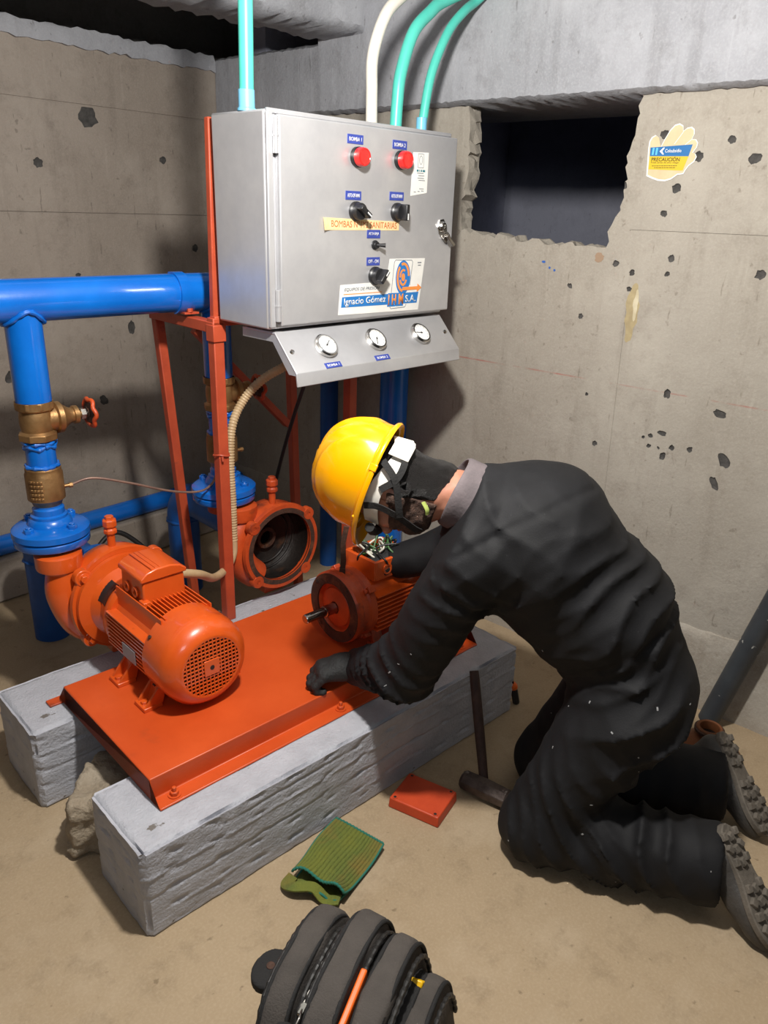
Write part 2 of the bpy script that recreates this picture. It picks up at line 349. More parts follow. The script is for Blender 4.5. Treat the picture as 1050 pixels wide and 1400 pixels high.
# ================================================================== structure
def boolean(o, cutter, op='DIFFERENCE'):
    md = o.modifiers.new('cut', 'BOOLEAN'); md.object = cutter; md.operation = op; md.solver = 'EXACT'
    try: md.material_mode = 'TRANSFER'
    except Exception: pass
    dg = bpy.context.evaluated_depsgraph_get(); me = bpy.data.meshes.new_from_object(o.evaluated_get(dg))
    o.modifiers.remove(md); old = o.data; o.data = me; bpy.data.meshes.remove(old)
    cm = cutter.data; bpy.data.objects.remove(cutter); bpy.data.meshes.remove(cm)
    me.polygons.foreach_set('use_smooth', [False]*len(me.polygons))
def struct(o): o['kind'] = 'structure'; return o
def pits(mb, spots, mk, rnd):
    kept = []
    for s_ in spots:
        if all(math.dist(s_[:2], k_[:2]) > 1.5*(s_[2]*s_[3]+k_[2]*k_[3])+.002 for k_ in kept): kept.append(s_)
    spots = kept
    for (p, q, r, el) in spots:
        n1, n2 = 15, 5; vs_ = []; c = mk(p, q)
        tl = rnd.uniform(0, 3.1); ph = [rnd.uniform(.78, 1.18) for _ in range(n1)]
        rows = [(1.0, 1.0), (1.0, -.35), (.55, -.8)]
        e1, e2, en = c[1], c[2], c[3]
        for (rr, dd) in rows:
            for i in range(n1):
                a = 2*math.pi*i/n1; x = math.cos(a)*rr*r*1.2*ph[i]*el; y = math.sin(a)*rr*r*1.2*ph[i]
                x, y = x*math.cos(tl)-y*math.sin(tl), x*math.sin(tl)+y*math.cos(tl)
                vs_.append(c[0] + e1*x + e2*y + en*(dd*.007))
        fs = [(j*n1+i, j*n1+(i+1) % n1, (j+1)*n1+(i+1) % n1, (j+1)*n1+i) for j in range(2) for i in range(n1)]
        fs += [tuple(range(n1))[::-1], tuple(2*n1+i for i in range(n1))]
        mb.add(vs_, fs, 0)

XW, YW = 2.485, 3.195
mb = MB(); mb.box((.55, 1.0, -.06), (4.3, 5.0, .12)); struct(mb.build('floor', m_floor, smooth=0))
# right wall with ragged opening, tie holes and a form joint
mb = MB(); mb.box((XW+.035, 1.0, .975), (.07, 4.39, 1.95)); wr = struct(mb.build('wall_right', [m_wallR, m_pit], smooth=0))
rnd = random.Random(3)
def ragged(pts, step=.02, amp=.009):
    out = []
    for i, p in enumerate(pts):
        q = pts[(i+1) % len(pts)]; l = math.dist(p, q); k = max(1, int(l/step))
        for j in range(k):
            t = j/k; s_ = amp if j else amp*.3
            out.append((p[0]+(q[0]-p[0])*t + rnd.uniform(-s_, s_), p[1]+(q[1]-p[1])*t + rnd.uniform(-s_, s_)))
    return out
op = ragged([(1.79, 2.05), (1.775, 1.75), (1.80, 1.60), (1.79, 1.535), (1.50, 1.515), (1.205, 1.505), (1.195, 1.58), (1.165, 1.66), (1.175, 1.78), (1.155, 1.86), (1.15, 2.05)])
cut = MB(); k = len(op); vs_ = []
for x, dz in ((XW-.05, 0), (XW, 0), (XW+.03, 1), (XW+.06, -1), (XW+.3, 0)):
    for (y, z) in op:
        j = .007*dz; vs_.append((x, y+rnd.uniform(-j, j) if dz else y, z+rnd.uniform(-abs(j), abs(j)) if dz else z))
cut.add(vs_, [(r_*k+i, r_*k+(i+1) % k, (r_+1)*k+(i+1) % k, (r_+1)*k+i) for r_ in range(4) for i in range(k)] + [tuple(range(k))[::-1], tuple(4*k+i for i in range(k))])
boolean(wr, cut.build('cutter', [m_wallR, m_pit], smooth=0))
holes = [(1.063,1.837,.011,1),(.861,1.818,.010,1),(.787,1.767,.012,1.2),(.950,1.776,.012,1),(1.171,1.694,.009,1.2),(1.001,1.689,.012,1),(1.029,1.616,.009,1),(.982,1.487,.009,1.1),(.987,1.439,.006,1.2),(1.163,1.460,.009,1),(1.103,1.435,.008,1),(1.105,1.384,.007,1),(.711,1.459,.014,.8),(1.265,1.281,.008,1),(1.319,1.376,.007,1.2),(1.205,1.019,.005,1),(.924,1.070,.010,1.3),(1.150,.852,.008,1),(.709,.892,.014,1.5),(.724,.810,.010,1.9),(.748,1.035,.011,1.5)] + [(rnd.gauss(.91,.055), rnd.gauss(.895,.022), rnd.uniform(.003,.010), rnd.uniform(1,1.7)) for _ in range(16)]
cut = MB(); pits(cut, holes, lambda p, q: (Vector((XW, p, q)), Vector((0, 1, 0)), Vector((0, 0, 1)), Vector((-1, 0, 0))), rnd)
cut.mi = [1]*len(cut.mi)
boolean(wr, cut.build('cutter', [m_wallR, m_pit], smooth=0))
cut = MB(); cut.box((XW, .2, 1.563), (.006, 1.86, .005)); boolean(wr, cut.build('cutter', [m_wallR, m_pit], smooth=0))
cut = MB(); cut.beam((XW, 1.105, 1.36), (XW, 1.075, .30), .004, .004); boolean(wr, cut.build('cutter', [m_wallR, m_pit], smooth=0))
def smear(name, cy, cz, wy, wz, mt, seed):
    r_ = random.Random(seed); n_ = 22; ph = [r_.uniform(.7, 1.25) for _ in range(n_)]
    poly = [(cy+wy*math.cos(2*math.pi*i/n_)*ph[i], cz+wz*math.sin(2*math.pi*i/n_)*(.85+.15*ph[i])) for i in range(n_)]
    MB().prism(poly, (XW+.0005, 0, 0), (0, 1, 0), (0, 0, 1), -.0009-.0001*(seed % 7)).build(name, mt, wr, smooth=0)
smear('glue_streak', 1.085, 1.31, .022, .095, mat('dried_glue', (176, 160, 122), (158, 142, 108), rough=.5, nscale=30), 1)
smear('glue_streak', 1.075, 1.335, .008, .05, mat('dried_glue_pale', (206, 196, 168), (190, 178, 148), rough=.4, nscale=30), 2)
smear('plaster_patch', 1.225, 1.475, .016, .016, mat('patch_brown', (150, 126, 104), rough=.9), 3)
for y_, z_, w_ in ((1.43, 1.448, .010), (1.405, 1.43, .006), (1.385, 1.423, .006)): smear('blue_paint_mark', y_, z_, w_*.7, .004, mat('blue_mark', (40, 90, 170), rough=.7), int(y_*1000))
# kerb along the foot of the right wall
mb = MB(); k = 60
for i in range(k):
    pass
ys = np.linspace(-1.19, 3.19, 110); prof = [(XW+.01, 0), (XW-.018, 0), (XW-.014, .26), (XW-.006, .292), (XW+.01, .296)]
vs_ = []
for y in ys:
    for j, (x, z) in enumerate(prof): vs_.append((x + (rnd.uniform(-.003, .003) if 0 < j < 4 else 0), y, z + (rnd.uniform(-.006, .006) if j >= 2 else 0)))
mb.add(vs_, [(i*5+j, i*5+j+1, (i+1)*5+j+1, (i+1)*5+j) for i in range(len(ys)-1) for j in range(4)])
struct(mb.build('baseboard_right', m_kerb, smooth=50))
# beam above right wall, with a rough arris
def rough_beam(name, x0, x1, y0, y1, z0, z1, mt, amp=.0028, step=.018):
    n = int((y1-y0)/step); vs_ = []
    pr = [(x1, z0), (x0+.02, z0), (x0, z0+.012), (x0, (z0+z1)/2), (x0, z1-.012), (x0+.02, z1), (x1, z1)]
    for i in range(n+1):
        y = y0+(y1-y0)*i/n
        for j, (x, z) in enumerate(pr):
            f = amp if j in (1, 2, 4, 5) else (amp*.2 if j == 3 else 0); vs_.append((x+rnd.uniform(-f, f), y, z+rnd.uniform(-f, f)))
    k = len(pr); fs = [(i*k+j, i*k+(j+1) % k, (i+1)*k+(j+1) % k, (i+1)*k+j) for i in range(n) for j in range(k)] + [tuple(range(k)), tuple(n*k+j for j in range(k))[::-1]]
    return struct(MB().add(vs_, fs).build(name, mt, smooth=50))
rough_beam('trim_1', XW-.035, XW+.5, -1.19, 2.52, 1.95, 2.76, m_beam)
rough_beam('trim_5', XW-.03, XW+.5, 2.52, 3.19, 1.95, 2.205, m_beam)
# left wall
mb = MB(); mb.box((.8, YW+.1, 1.09), (3.36, .2, 2.18)); wl = struct(mb.build('wall_left', [m_wallL, m_pit], smooth=0))
cut = MB(); pits(cut, [(1.814,1.908,.035,1),(1.584,1.727,.016,1),(2.155,1.770,.014,1),(1.930,1.065,.014,1.8),(1.36,.913,.022,.8),(1.758,.754,.02,.7),(1.70,1.30,.008,1.4),(2.3,1.4,.014,1),(1.3,1.35,.012,1)], lambda p, q: (Vector((p, YW, q)), Vector((1, 0, 0)), Vector((0, 0, 1)), Vector((0, -1, 0))), rnd)
cut.mi = [1]*len(cut.mi); boolean(wl, cut.build('cutter', [m_wallL, m_pit], smooth=0))
for z, hh in ((1.948, .009), (1.545, .004), (1.14, .004)):
    cut = MB(); cut.box((.9, YW, z), (3.1, .012, hh)); boolean(wl, cut.build('cutter', [m_wallL, m_pit], smooth=0))
# rough ledge crowning the left wall, above it a dark recess
def rough_ledge(name, p0, p1, out, z0, z1, d, mt):
    p0 = Vector(p0); p1 = Vector(p1); out = Vector(out); n = int((p1-p0).length/.025); vs_ = []; k = 5
    for i in range(n+1):
        p = p0 + (p1-p0)*(i/n)
        for j, (o_, z) in enumerate(((-.12, z0), (d, z0), (d*1.2, (z0+z1)/2), (d*.3, z1), (-.12, z1))):
            f = .007 if 0 < j < 4 else 0; vs_.append(p + out*(o_+rnd.uniform(-f, f)) + Vector((0, 0, z+rnd.uniform(-f, f))))
    fs = [(i*k+j, i*k+(j+1) % k, (i+1)*k+(j+1) % k, (i+1)*k+j) for i in range(n) for j in range(k)] + [tuple(range(k)), tuple(n*k+j for j in range(k))[::-1]]
    return struct(MB().add(vs_, fs).build(name, mt, smooth=50))
rough_ledge('trim_2', (-.88, YW, 0), (XW-.03, YW, 0), (0, -1, 0), 2.15, 2.215, .012, m_beam)
# ceiling slab, recess above the pipes
n = 150; vs_ = []
for i in range(n+1):
    x = -1.6 + 4.06*i/n; sk = -(x-1.7)*.10
    for j, (y, z) in enumerate(((2.33, 2.75), (2.33, 2.40), (2.335, 2.235), (2.36, 2.212), (2.56, 2.205), (2.58, 2.22), (2.58, 2.75))):
        f = .007 if j in (2, 3, 4) else .001; vs_.append((x, y+sk+rnd.uniform(-f, f), z+rnd.uniform(-f, f)))
struct(MB().add(vs_, [(i*7+j, i*7+(j+1) % 7, (i+1)*7+(j+1) % 7, (i+1)*7+j) for i in range(n) for j in range(7)] + [tuple(range(7)), tuple(n*7+j for j in range(7))[::-1]]).build('trim_6', m_beam, smooth=50))
mb = MB(); mb.box((.6, .9, 2.80), (4.4, 5.0, .1)); struct(mb.build('ceiling', m_ceil, smooth=0))
mb = MB(); mb.box((.7, 3.5, 2.5), (4.6, .1, .72)); mb.box((2.95, 2.9, 2.5), (.1, 1.3, .72)); struct(mb.build('trim_3', m_ceil, smooth=0))
# dark chamber seen through the opening
mb = MB()
mb.box((4.6, 1.4, 1.3), (.1, 3.2, 2.7)); mb.box((3.6, -.2, 1.3), (2.1, .1, 2.7)); mb.box((3.6, 3.0, 1.3), (2.1, .1, 2.7)); mb.box((3.6, 1.4, .0), (2.1, 3.2, .1)); mb.box((3.8, 1.4, 2.6), (2.0, 3.2, .1))
mb.box((2.93, 1.4, 2.66), (.1, 3.2, .2)); mb.box((2.62, 1.4, .03), (.2, 3.2, .1)); mb.box((2.62, -.2, 1.3), (.15, .1, 2.7)); mb.box((2.62, 3.0, 1.0), (.15, .1, 1.9))
struct(mb.build('wall_beyond', m_void, smooth=0))

# ---- ceiling lamp (just above the picture)
for (lx, ly, lz, en), lb in zip(LAMPS, ('bare lamp socket hanging on a cord above the free floor',)):
    lt = thing('pendant_lamp', lb, 'lamp', (lx, ly, lz))
    mb = MB(); mb.cyl((0, 0, .10), (0, 0, 2.75-lz), .005, n=10); mb.build('cord', m_cable, lt)
    mb = MB(); mb.lathe([(0, 0), (.024, 0), (.026, .02), (.018, .045), (0, .048)], (0, 0, .09), (0, 0, 1), 24); mb.build('socket', m_lampw, lt)

# ================================================================== plinths, stone
def plinth(name, label, a0, a1, b0, b1, seed):
    h = .25; L_, Wd = a1-a0, b1-b0; na, nb, nz = int(L_/.012), int(Wd/.012), 62
    bm = bmesh.new(); bmesh.ops.create_cube(bm, size=1)
    bm.free(); rn = np.random.RandomState(seed)
    # build grid of a closed box surface
    vid = {}; V = []; Fc = []
    def vert(i, j, k):
        key = (i, j, k)
        if key not in vid: vid[key] = len(V); V.append((i/na*L_, j/nb*Wd, k/nz*h))
        return vid[key]
    for i in range(na):
        for j in range(nb):
            for k, fl in ((0, True), (nz, False)):
                q = [vert(i, j, k), vert(i+1, j, k), vert(i+1, j+1, k), vert(i, j+1, k)]; Fc.append(q[::-1] if fl else q)
    for i in range(na):
        for k in range(nz):
            for j, fl in ((0, False), (nb, True)):
                q = [vert(i, j, k), vert(i+1, j, k), vert(i+1, j, k+1), vert(i, j, k+1)]; Fc.append(q[::-1] if fl else q)
    for j in range(nb):
        for k in range(nz):
            for i, fl in ((0, True), (na, False)):
                q = [vert(i, j, k), vert(i, j+1, k), vert(i, j+1, k+1), vert(i, j, k+1)]; Fc.append(q[::-1] if fl else q)
    P = np.array(V); lo = np.zeros(3); hi = np.array([L_, Wd, h]); N_ = np.zeros_like(P)
    for ax in range(3):
        N_[:, ax] += np.where(P[:, ax] <= 1e-9, -1, 0) + np.where(P[:, ax] >= hi[ax]-1e-9, 1, 0)
    edge = np.abs(N_).sum(1) >= 2
    d = .0022*wob(P, 26, seed) + .0011*wob(P, 120, seed+1)
    # board marks on vertical faces: raised fins between boards
    vert_f = (np.abs(N_[:, 2]) == 0)
    zz = P[:, 2] + .003*np.sin(P[:, 0]*5+seed) + .0015*wob(P, 60, seed)
    for q_, (zb, am) in enumerate(((.060, .003), (.118, -.0042), (.178, .003), (.214, -.003))):
        d += np.where(vert_f, am*np.exp(-((zz-zb)/.0038)**2)*np.clip(.45+1.1*wob(P, 11, zb*100), 0, 1.3), 0)
        d += np.where(vert_f & (zz > zb), .0008*(1 if q_ % 2 else -1), 0)
    d -= np.where(vert_f, .016*np.clip(wob(P*np.array([1, 1, 2.2]), 55, seed+8)-.58, 0, 1), 0)
    chip = np.clip(wob(P, 30, seed+3)-.25, 0, 1)
    d -= np.where(edge, .010+.02*chip, 0)
    near = np.minimum.reduce([np.minimum(P[:, 0], L_-P[:, 0])+np.minimum(P[:, 2], h-P[:, 2])*0, np.full(len(P), 9.)])
    nl = np.linalg.norm(N_, axis=1); nl[nl == 0] = 1
    P2 = P + (N_/nl[:, None])*d[:, None]; P2[P[:, 2] <= 1e-9, 2] = 0; P2[:, 2] = np.maximum(P2[:, 2], 0)
    me = bpy.data.meshes.new(name); me.from_pydata(P2.tolist(), [], Fc); me.materials.append(m_plinth)
    me.polygons.foreach_set('use_smooth', [True]*len(me.polygons)); me.set_sharp_from_angle(angle=R(60))
    o = bpy.data.objects.new(name, me); COL.objects.link(o); o.location = W(a0, b0); o.rotation_euler = (0, 0, -PSI)
    return tag(o, label, 'plinth', 'concrete plinths under the steel base')
plinth('concrete_plinth', 'grey painted concrete plinth in front, the green cloth lying against it', 0, 1.36, 0, .265, 1)
plinth('concrete_plinth', 'grey painted concrete plinth at the back, under the pump casings', -.025, 1.36, .575, .85, 5)
def stone_f(P):
    q = P-np.array([.14, .11, .075]); th = .35; x = q[:, 0]*math.cos(th)-q[:, 1]*math.sin(th); y = q[:, 0]*math.sin(th)+q[:, 1]*math.cos(th)
    e = np.stack([np.abs(x)-.125, np.abs(y)-.095, np.abs(q[:, 2]+.12*x)-.070], 1); d = np.linalg.norm(np.maximum(e, 0), axis=1)+np.minimum(e.max(1), 0)-.014
    d = np.maximum(d, (x*-.75+y*.55+q[:, 2]*.35)-.115)
    return np.maximum(d + .010*wob(P, 34, 2) + .006*wob(P, 90, 5) + .003*wob(P, 240, 3), .001-P[:, 2])
st = sdf_obj('rubble_stone', stone_f, (-.08, -.08, -.01), (.4, .32, .22), .006, m_stone); st.location = W(-.01, .285); st.rotation_euler = (0, 0, -PSI)
tag(st, 'rough broken concrete chunk lying between the two grey plinths', 'rubble')

# ================================================================== base plate
ZP = .315
bp = thing('base_plate', 'orange painted steel base plate bridging the two plinths', 'base plate', W(.1, .1, .25), -PSI)
mb = MB(); La = 1.16; t_ = .006
pr = [(-.003, .0), (.048, .0), (.048, .065-t_), (.545, .065-t_), (.545, .0), (.60, .0), (.60, t_), (.545+t_, t_), (.545+t_, .065), (.048-t_, .065), (.048-t_, t_), (-.003, t_)]
mb.prism([(y, z) for y, z in pr], (La, 0, 0), (0, 1, 0), (0, 0, 1), -La); mb.build('hat_plate', m_or_plate, bp, bevel=.003)
mb = MB(); mb.box((-.012, .585, .003), (.05, .035, .006)); mb.build('lug', m_or_dirty, bp, bevel=.002)
for x in (.05, .58, 1.1):
    mb = MB(); mb.lathe([(.0, 0), (.016, 0), (.016, .003), (.0, .003)], (x, .021, t_), (0, 0, 1), 20); mb.build('washer', m_or_plate, bp)
    mb = MB(); mb.hexa((x, .021, t_+.003), (0, 0, 1), .0115, .010); mb.cyl((x, .021, t_+.013), (x, .021, t_+.024), .0055, n=12); mb.build('anchor_nut', m_or_plate, bp, bevel=.0015)

# ================================================================== motor 1
def cowl_grille(mb, r, y, z0, hole=.05, n=15, bar=.0032):
    s_ = 2*r/n
    for i in range(1, n):
        o_ = -r + i*s_; l = math.sqrt(max(0, r*r-o_*o_))
        mb.box((o_, y, z0), (bar, .003, 2*l)); mb.box((0, y+.0006, z0+o_), (2*l, .003, bar))
def finned(parent, R0, y0, y1, mt, fin_r=.016, arcs=((150, 215, 9), (-35, 30, 9), (58, 122, 11))):
    for lo, hi, n_ in arcs:
        for i in range(n_):
            t = R(lo + (hi-lo)*i/(n_-1)); c, s_ = math.cos(t), math.sin(t); yy0 = y0
            mb = MB(); rm = R0 + fin_r/2 - .002
            mb.box((c*rm, (yy0+y1)/2, s_*rm), (fin_r+.004, y1-yy0, .0042), Matrix.Rotation(-t, 3, 'Y')); mb.build('cooling_fin', mt, parent, smooth=0)
m1 = thing('electric_motor', 'orange finned electric motor with round mesh fan cover, coupled to the near pump', 'motor', W(.365, .28, ZP), -PSI)
hz = .135
mb = MB(); mb.lathe([(0, .125), (.098, .125), (.098, .41), (0, .41)], (0, 0, hz), (0, 1, 0), 48); mb.build('stator_frame', m_or, m1)
piv = bpy.data.objects.new('fin_pivot', None)
def fins_at(parent, mt, R0, y0, y1, skip_top=None):
    for lo, hi, n_ in ((152, 212, 9), (-32, 28, 9)):
        for i in range(n_):
            t = R(lo + (hi-lo)*i/(n_-1)); c, s_ = math.cos(t), math.sin(t); mb = MB()
            # horizontal cast fins: flat in z, reaching to a common flank
            zc = s_*R0*1.0; x0 = math.copysign(math.sqrt(max(0, R0*R0-zc*zc))-.004, c); x1 = math.copysign(R0+.017, c)
            mb.box(((x0+x1)/2, (y0+y1)/2, hz+zc), (abs(x1-x0), y1-y0, .0042)); mb.build('cooling_fin', mt, parent, smooth=0)
    for i in range(13):
        xx = -.075 + .15*i/12; z0 = math.sqrt(R0*R0-xx*xx)-.004; z1 = R0+.019; mb = MB()
        mb.box((xx, (y0+y1)/2, hz+(z0+z1)/2), (.0038, y1-y0, z1-z0)); mb.build('cooling_fin', mt, parent, smooth=0)
bpy.data.objects.remove(piv)
fins_at(m1, m_or, .098, .12, .385)
mb = MB(); mb.lathe([(.128, .145), (.1285, .13), (.1285, .062), (.124, .034), (.110, .014), (.094, .004), (.088, .002), (.084, .003), (.084, .006), (.092, .009), (.107, .02), (.1205, .04), (.125, .065), (.125, .145)], (0, 0, hz), (0, 1, 0), 64, closed=True); mb.build('fan_cowl', m_or, m1, smooth=50)
mb = MB(); cowl_grille(mb, .086, .004, hz, n=15, bar=.0031); mb.build('grille', m_or, m1, smooth=0)
mb = MB(); mb.box((0, .0028, hz), (.046, .004, .046)); mb.build('grille_plate', m_or, m1, bevel=.001)
mb = MB(); mb.lathe([(0, 0), (.0065, 0), (.0065, .003), (0, .003)], (0, -.0002, hz), (0, 1, 0), 16); mb.build('centre_hole', m_cable, m1)
mb = MB()
for i in range(7):
    t = 2*math.pi*i/7; mb.box((.045*math.cos(t), .06, hz+.045*math.sin(t)), (.06, .03, .004), Matrix.Rotation(-t, 3, 'Y'))
mb.cyl((0, .045, hz), (0, .12, hz), .02); mb.build('fan', m_cable, m1, smooth=0)
mb = MB(); mb.lathe([(0, 0), (.119, 0), (.119, .003), (0, .003)], (0, .040, hz), (0, 1, 0), 40); mb.build('grille_shade_disc', m_cable, m1)  # dark disc added behind the grille to make the cowl's inside look shaded
for t in (35, 145, 215, 325):
    mb = MB(); d_ = Vector((math.cos(R(t)), 0, math.sin(R(t)))); mb.cyl(Vector((0, .13, hz))+d_*.127, Vector((0, .13, hz))+d_*.133, .005, n=12); mb.build('cowl_screw', m_rust, m1)
def foot(parent, x, y, mt, sg):
    mb = MB(); mb.box((x, y, .006), (.055, .058, .012)); f_ = mb.build('foot', mt, parent, bevel=.002)
    mb = MB()
    for dy in (-.022, .022):
        mb.prism([(x+sg*.02, .011), (x-sg*.03, .011), (x-sg*.045, .068), (x-sg*.03, .072)], (0, y+dy-.004, 0), (1, 0, 0), (0, 0, 1), -.008)
    mb.box((x-sg*.024, y, .042), (.012, .05, .066), Matrix.Rotation(-sg*.28, 3, 'Y')); mb.build('gusset', mt, f_)
    mb = MB(); mb.hexa((x+sg*.012, y, .012), (0, 0, 1), .010, .008); mb.build('foot_bolt', mt, f_, bevel=.001)
for x, sg in ((-.125, -1), (.125, 1)):
    for y in (.135, .29): foot(m1, x, y, m_or, sg)
# terminal box with domed lid
tb = MB(); tb.box((0, .305, .275), (.13, .135, .075), taper=.97); o_tb = tb.build('terminal_box', m_or, m1, bevel=.005)
mb = MB(); pr = [(-.070, 0), (.070, 0), (.070, .012), (.05, .027), (.02, .034), (-.02, .034), (-.05, .027), (-.070, .012)]
mb.prism(pr, (0, .376, .311), (1, 0, 0), (0, 0, 1), .142); mb.build('lid', m_or, o_tb, bevel=.004)
for s_ in (-.032, .0, .032):
    mb = MB(); mb.box((s_*.4-.02, .305, .3445), (.004, .13, .005)); mb.build('lid_rib', m_or, o_tb, bevel=.001)
for y_ in (.28, .33):
    mb = MB(); mb.lathe([(.008, 0), (.0155, 0), (.0155, .006), (.011, .006), (.008, .003)], (-.065, y_, .27), (-1, 0, 0), 20, closed=True); mb.build('cable_knockout', m_or, o_tb)
mb = MB(); mb.cyl((-.062, .235, .243), (-.062, .235, .205), .008, n=12); mb.box((-.062, .237, .25), (.022, .03, .016)); mb.build('lifting_lug', m_or, m1, bevel=.002)
mb = MB(); mb.box((-.1165, .25, hz-.03), (.002, .075, .042)); mb.build('name_plate', m_grey_pl, m1)
# drive-end bell
mb = MB(); mb.lathe([(0, .38), (.112, .38), (.118, .39), (.118, .405), (.108, .42), (.100, .46), (.118, .49), (.150, .498), (.150, .515), (0, .515)], (0, 0, hz), (0, 1, 0), 56); mb.build('adapter_bell', m_or, m1, smooth=40)
mb = MB(); mb.lathe([(.1085, .425), (.1035, .445), (.1030, .462), (.112, .484), (.106, .484), (.098, .462), (.100, .43)], (0, 0, hz), (0, 1, 0), 12, closed=True, a0=R(22), a1=R(62)); mb.build('bell_window', m_cable, m1)

# ================================================================== pumps
def volute(parent, mt, open_=False):
    # local: axis +y, casing face at y=0, centre at z=.45-.25
    zc = .45-.25; mb = MB()
    if not open_:
        mb.lathe([(0, 0), (.165, 0), (.168, .012), (.160, .022), (.150, .028), (.158, .06), (.150, .10), (.12, .125), (.07, .14), (.06, .19), (0, .19)], (0, 0, zc), (0, 1, 0), 64)
    else:
        mb.lathe([(.128, 0), (.160, 0), (.163, .014), (.152, .026), (.146, .034), (.157, .07), (.148, .12), (.115, .15), (.07, .165), (.06, .21), (.03, .21), (.03, .122), (.11, .115), (.134, .085), (.134, .03), (.128, .012)], (0, 0, zc), (0, 1, 0), 64, closed=True)
    body = mb.build('volute_casing', mt, parent, smooth=45)
    return body, zc
def discharge(parent, mt, zc, ax, fz):
    # tangential neck on the left rising to the flange
    pts = catmull([(-.075, .075, zc-.115), (-.125, .075, zc-.06), (-.150, .085, zc+.03), (ax+.012, .095, zc+.10), (ax, .10, fz-.03)], 8)
    n_ = len(pts); mb = MB(); mb.tube(pts, [.052+.006*(i/n_) if i < n_-6 else .058 for i in range(n_)], 28); mb.lathe([(0, 0), (.066, 0), (.068, .008), (.068, .045), (.06, .05), (0, .05)], (ax, .10, fz-.06), (0, 0, 1), 32)
    mb.build('discharge_neck', mt, parent, smooth=45)
def plug(parent, mt, zc, y=.06):
    mb = MB(); b_ = zc+.15; mb.cyl((0, y, b_-.01), (0, y, b_+.052), .0125, n=20); mb.build('plug_pipe', mt, parent)
    mb = MB(); mb.lathe([(0, 0), (.017, 0), (.021, .004), (.021, .014), (.0165, .018), (.0165, .022), (.022, .026), (.022, .044), (.018, .048), (0, .048)], (0, y, b_+.045), (0, 0, 1), 8); mb.hexa((0, y, b_+.09), (0, 0, 1), .014, .013); mb.build('priming_plug', mt, parent, smooth=30, bevel=.0015)
def bolts(parent, mt, zc, angs, r, y=-.004, lug=True):
    for t in angs:
        x, z = r*math.cos(R(t)), zc+r*math.sin(R(t))
        if lug:
            mb = MB(); mb.cyl((x, -.002, z), (x, .026, z), .026, n=20); mb.build('bolt_lug', mt, parent, bevel=.003)
        mb = MB(); mb.cyl((x, -.004, z), (x, -.001, z), .016, n=18); mb.hexa((x, -.014, z), (0, 1, 0), .0125, .012); mb.build('bolt', mt, parent, bevel=.0015)
AX = -.15; FZ = .655-.25
p1 = thing('centrifugal_pump', 'orange centrifugal pump casing joined to the mesh-covered motor', 'pump', W(.37, .797, .25), -PSI)
vb, zc = volute(p1, m_or); discharge(p1, m_or, zc, AX, FZ-.03); plug(p1, m_or, zc)
bolts(p1, m_or, zc, (45, 140, 222, 318), .158, y=-.01)
mb = MB(); mb.box((0, .06, .05), (.09, .06, .1)); mb.build('pedestal', m_or, p1, bevel=.004)
p2 = thing('open_pump_casing', 'orange pump casing standing open with a dark rusty hollow, motor removed', 'pump', W(.975, .797, .25), -PSI)
vb, zc = volute(p2, m_or_dirty, True); discharge(p2, m_or_dirty, zc, AX+.03, FZ-.03); plug(p2, m_or_dirty, zc)
mb = MB(); mb.lathe([(.1265, .004), (.1335, .03), (.1335, .085), (.11, .1145), (.044, .119), (.030, .120), (.0295, .16), (0, .165)], (0, 0, zc), (0, 1, 0), 64); mb.build('bowl_lining', m_darkiron, p2, smooth=50)
mb = MB(); mb.lathe([(.028, .10), (.040, .10), (.044, .106), (.044, .12), (.028, .12)], (0, 0, zc), (0, 1, 0), 40, closed=True); mb.build('suction_eye_ring', m_rust, p2)
for rr, yy in ((.10, .1125), (.118, .10)):
    mb = MB(); mb.lathe([(rr-.003, yy-.004), (rr, yy-.007), (rr+.003, yy-.004), (rr, yy+.004)], (0, 0, zc), (0, 1, 0), 48, closed=True); mb.build('wear_ring', m_darkiron, p2)
mb = MB(); mb.lathe([(.1285, -.001), (.146, -.001), (.148, .003), (.1285, .003)], (0, 0, zc), (0, 1, 0), 64, closed=True); mb.build('gasket_face', m_rust, p2)
for t in (40, 140, 225, 312):
    x, z = .155*math.cos(R(t)), zc+.155*math.sin(R(t))
    mb = MB(); mb.lathe([(.007, -.002), (.022, -.002), (.024, .003), (.024, .024), (.007, .024)], (x, 0, z), (0, 1, 0), 20, closed=True); mb.build('bolt_lug', m_or_dirty, p2)
mb = MB(); mb.box((0, .08, .028), (.09, .05, .056)); mb.build('pedestal', m_or_dirty, p2, bevel=.004)

